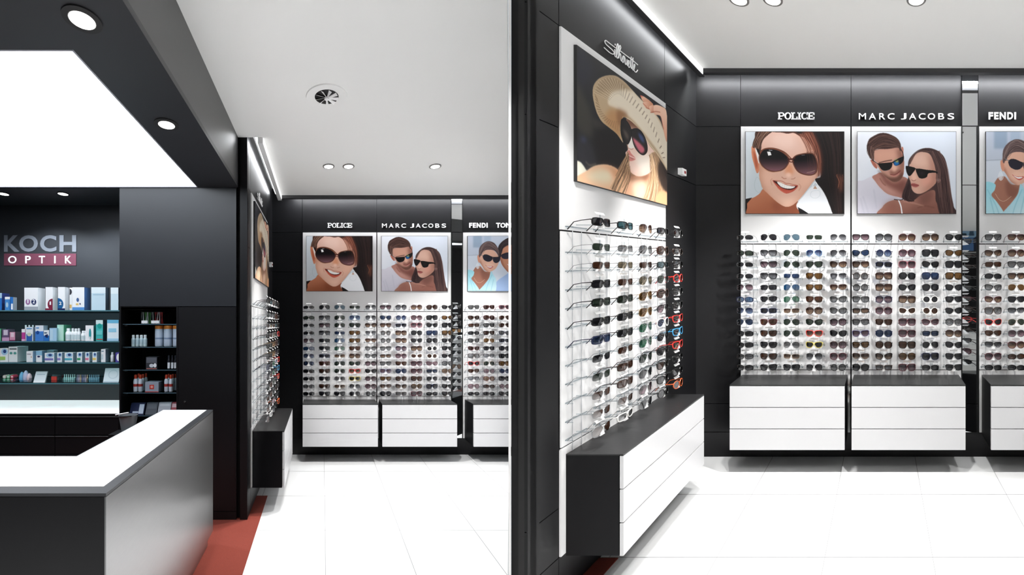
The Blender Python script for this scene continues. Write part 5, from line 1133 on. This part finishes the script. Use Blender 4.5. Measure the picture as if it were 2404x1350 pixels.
# reception counter, L-shaped
root = empty('reception_counter', z(-1.4, 1.9, -EYE)); tag(root, 'L-shaped counter with white top and brushed grey metal side', 'counter')
CU, CV0, CV1, CI, CVI, CW = -.816, 1.4055, 2.778, -1.190, 1.800, -.638
Lp = [(-3.3, CV0), (CU, CV0), (CU, CV1), (CI, CV1), (CI, CVI), (-3.3, CVI)]
def prism(P, w0, w1, m): mb = MB(z); n = len(P); mb.quad([(a, b, w1) for a, b in P], m); mb.quad([(a, b, w0) for a, b in P[::-1]], m); [mb.quad([(*P[i - 1], w0), (*P[i], w0), (*P[i], w1), (*P[i - 1], w1)], m) for i in range(n)]; return mb
prism([(-3.3, CV0 + .006), (CU - .006, CV0 + .006), (CU - .006, CV1), (CI, CV1), (CI, CVI), (-3.3, CVI)], -1.54, CW - .012, M_BLACK).build('body', root)
prism(Lp, CW - .012, CW, mat('counter_rim', (56, 57, 60), .4)).build('rim', root)
prism([(-3.3, CV0 + .058), (CU - .043, CV0 + .058), (CU - .043, CV1 - .012), (CI + .008, CV1 - .012), (CI + .008, CVI - .006), (-3.3, CVI - .006)], CW - .002, CW + .0015, M_TABLE).build('glass_top', root)
mb = MB(z); mb.box(CU - .006, CU, CV0, CV1, -1.54, CW - .014, M_METAL); mb.build('side_panel', root)
mb = MB(z); mb.box(-3.3, CU - .0062, CV0, CV0 + .006, -1.54, CW - .014, M_BLACK); mb.build('front_panel', root)
prism([(-3.3, CV0 + .05), (CU - .03, CV0 + .05), (CU - .03, CV1 - .03), (CI + .03, CV1 - .03), (CI + .03, CVI - .03), (-3.3, CVI - .03)], -EYE + .0065, -1.54, M_METAL).build('toe_kick', root)

# ================================================================= lamps in the ceilings
def make_downlight(R, u, v, w, r, label, ring=M_BLACKD, power=1.0, light=True, aim=(0, 0), size=100, lens_r=.75, tint=(1, .985, .96)):
    fn = Wf(R); root = empty('downlight', R.W(u, v, w)); tag(root, label, 'downlight', 'recessed downlights')
    mb = MB(fn); mb.lathe(u, v, w, [(r, .004), (r, -.006), (r * (lens_r + .04), -.008), (r * lens_r, .002)], ring, 28); mb.build('ring', root)
    mb = MB(fn); mb.lathe(u, v, w, [(r * lens_r, -.0075), (r * lens_r * .5, -.0082)], M_LAMP, 24); mb.build('lens', root)
    if light:
        L = bpy.data.lights.new('spot', 'SPOT'); L.energy = K_SPOT * power; L.spot_size = math.radians(size); L.spot_blend = .5; L.shadow_soft_size = .035; L.color = tint
        o = bpy.data.objects.new('spot', L); o.location = R.W(u, v, w) + Vector((0, 0, -.03)); o.rotation_euler = (math.radians(aim[0]), math.radians(aim[1]), 0); col.objects.link(o)
    return root
M_RING = mat('lamp_ring_grey', (120, 118, 116), .4)
CE = 1.56
for u, nm in ((.061, 'left one of the close pair'), (.258, 'right one of the close pair'), (1.113, 'single one to the right')):
    make_downlight(R1, u, R1.V0 - 1.0, CE, .058, f'small downlight near the poster wall, {nm}, left half', M_RING, .8 if u < .3 and 'pair' in nm else 1.3, aim=(6, 0), size=70 if 'left one' in nm else (82 if 'pair' in nm else 100))
for u, nm in ((-.84, 'left one of the close pair'), (-.64, 'right one of the close pair'), (.21, 'single one to the right')):
    make_downlight(R2, u, R2.V0 - 1.0, CE, .058, f'downlight cut by the top picture edge, {nm}, right half', M_RING, .8 if u < .3 and 'pair' in nm else 1.3, aim=(6, 0), size=70 if 'left one' in nm else (82 if 'pair' in nm else 100))
for (px, py, nm) in ((193, 44, 'larger nearer one'), (391, 291, 'smaller farther one')):
    v = R1.f * SOF / (R1.vy - py); make_downlight(R1, (px - R1.vx) * v / R1.f, v, SOF, .066, f'black-ringed downlight in the dark soffit, {nm}', M_BLACKD, .35, size=80, lens_r=.66)
for (px, nm) in ((148, 'right one'), (8, 'left one cut by the picture edge')):
    v = 3.32; make_downlight(R1, (px - R1.vx) * v / R1.f, v, 1.165, .045, f'downlight above the company lettering, {nm}', M_BLACKD, .40, aim=(0, 0), size=130, lens_r=.85, tint=(.86, .94, 1))
k = 0
for R, uv in ((R1, [(.06, 1.3), (1.1, 1.4), (.3, -.3), (-1.6, .9), (-2.8, .9), (-1.2, -.4)]), (R2, [(1.2, 2.345), (-.1, 1.0), (.9, .9), (2.3, .9), (2.2, 2.345), (-.2, -.8), (1.8, -.8), (5, 1.0), (7.4, .4), (9.3, .2), (10.3, -1.2)])):  # extra downlights out of view, added as fill light for both bays
    for u, v in uv:
        k += 1; make_downlight(R, u, v, SOF if R is R1 and u < -.7 else CE, .058, f'unseen ceiling downlight added for fill light, {["first", "second", "third", "fourth", "fifth", "sixth", "seventh", "eighth", "ninth", "tenth", "eleventh", "twelfth", "thirteenth", "fourteenth", "fifteenth", "sixteenth", "seventeenth"][k - 1]} of seventeen', M_RING, .55, size=95)
# air outlet with radial blades
u, v = R1.at(767, 227, R1.f * CE / (761 - 227.)); v = R1.f * CE / (761 - 227.); u = (767 - R1.vx) * v / R1.f
root = empty('air_outlet', z(u, v, CE)); tag(root, 'round white air outlet with radial blades in the ceiling, left half', 'air vent')
mb = MB(z); n = 40; V = []
for r, h in ((.142, .0), (.140, -.008), (.098, -.006), (.082, -.002)): V += [(u + r * math.cos(2 * math.pi * k / n), v + r * math.sin(2 * math.pi * k / n), CE + h) for k in range(n)]
mb.add(V, [(i * n + k, i * n + (k + 1) % n, (i + 1) * n + (k + 1) % n, (i + 1) * n + k) for i in range(3) for k in range(n)], M_CEIL, True); mb.build('collar', root)
mb = MB(z); mb.lathe(u, v, CE - .003, [(.082, 0), (.082, .001)], M_BLACKD, 30); mb.build('duct', root)
for k in range(9):
    a = 2 * math.pi * k / 9; mb = MB(z); ca, sa = math.cos(a), math.sin(a); tw = .019
    V = [(u + .012 * ca, v + .012 * sa, CE - .006), (u + .080 * ca, v + .080 * sa, CE - .004), (u + .080 * ca - tw * sa, v + .080 * sa + tw * ca, CE - .016), (u + .012 * ca - .006 * sa, v + .012 * sa + .006 * ca, CE - .012)]
    V2 = [(p[0], p[1], p[2] - .0015) for p in V]; mb.add(V + V2, [(0, 1, 2, 3), (7, 6, 5, 4), (0, 4, 5, 1), (1, 5, 6, 2), (2, 6, 7, 3), (3, 7, 4, 0)], M_WHITEP); mb.build('blade', root)
mb = MB(z); mb.lathe(u, v, CE - .02, [(.008, -.004), (.016, 0), (.016, .012), (.01, .014)], M_WHITEP, 14); mb.build('hub', root)

# ================================================================= right bay: pier at the near end of the side wall
z2 = Wf(R2)
mb = MB(z2); vp = R2.V0 - 1.60; up = (1240 - R2.vx) * vp / R2.f
mb.box(up - .002, R2.U0 - .0, vp, vp + .05, -EYE, CE + .15, M_BLACK); mb.box((1200.4 - R2.vx) * (vp + .012) / R2.f, up - .002, vp + .012, vp + .06, -EYE, CE + .15, M_BLACK)
struct(mb.build('wall_left'))
# thin white partition between the two bays
mb = MB(lambda a, b, c: Vector((a + b * PART, b, c))); t = .0053
mb.box(-t, t, 2.13, 5.55, -1.98, 1.98, mat('partition_white', (250, 250, 250), .5, emit=0)); struct(mb.build('wall_partition'))
# the far side of the shop, behind us (seen only in the mirrors)
mb = MB(lambda a, b, c: Vector((a, b, c))); mb.box(-8, 13, REAR - .1, REAR, -2.0, 2.0, M_CEIL); struct(mb.build('wall_rear'))
mb = MB(z2); mb.box(11.6, 11.7, vr2, R2.V0 + .1, -EYE - .1, 2.0, M_CEIL); struct(mb.build('wall_right'))
mb = MB(lambda a, b, c: Vector((a, b, c))); mb.box(7.95, 8.62, REAR, REAR + .02, -.85, .9, M_BLACK); tag(mb.build('display_panel'), 'black display panel on the far wall, seen in the right mirror strip', 'panel', 'far wall panels')
mb = MB(lambda a, b, c: Vector((a, b, c))); mb.box(-5.4, -3.9, REAR, REAR + .02, -.9, .6, mat('panel_bluegrey', (160, 178, 188), .5)); tag(mb.build('display_panel'), 'blue-grey display panel on the far wall, seen in the left mirror strip', 'panel', 'far wall panels')
sail = poster_sail(); root = empty('poster', (8.25, REAR + .02, 1.0)); tag(root, 'sailing poster with a man in sunglasses, seen in the right mirror strip', 'poster')
mb = MB(lambda a, b, c: Vector((a, b, c))); mb.box(7.95, 8.62, REAR + .0205, REAR + .035, .93, 1.64, M_EDGE); mb.build('board', root)
me = poster_mesh('print', sail, Vector((8.60, REAR + .0356, 1.62)) - ORG[root.name], Vector((-.63, 0, 0)), Vector((0, 0, -.67)), 0, None); me.materials.append(print_mat()); o = bpy.data.objects.new('print', me); col.objects.link(o); o.parent = root
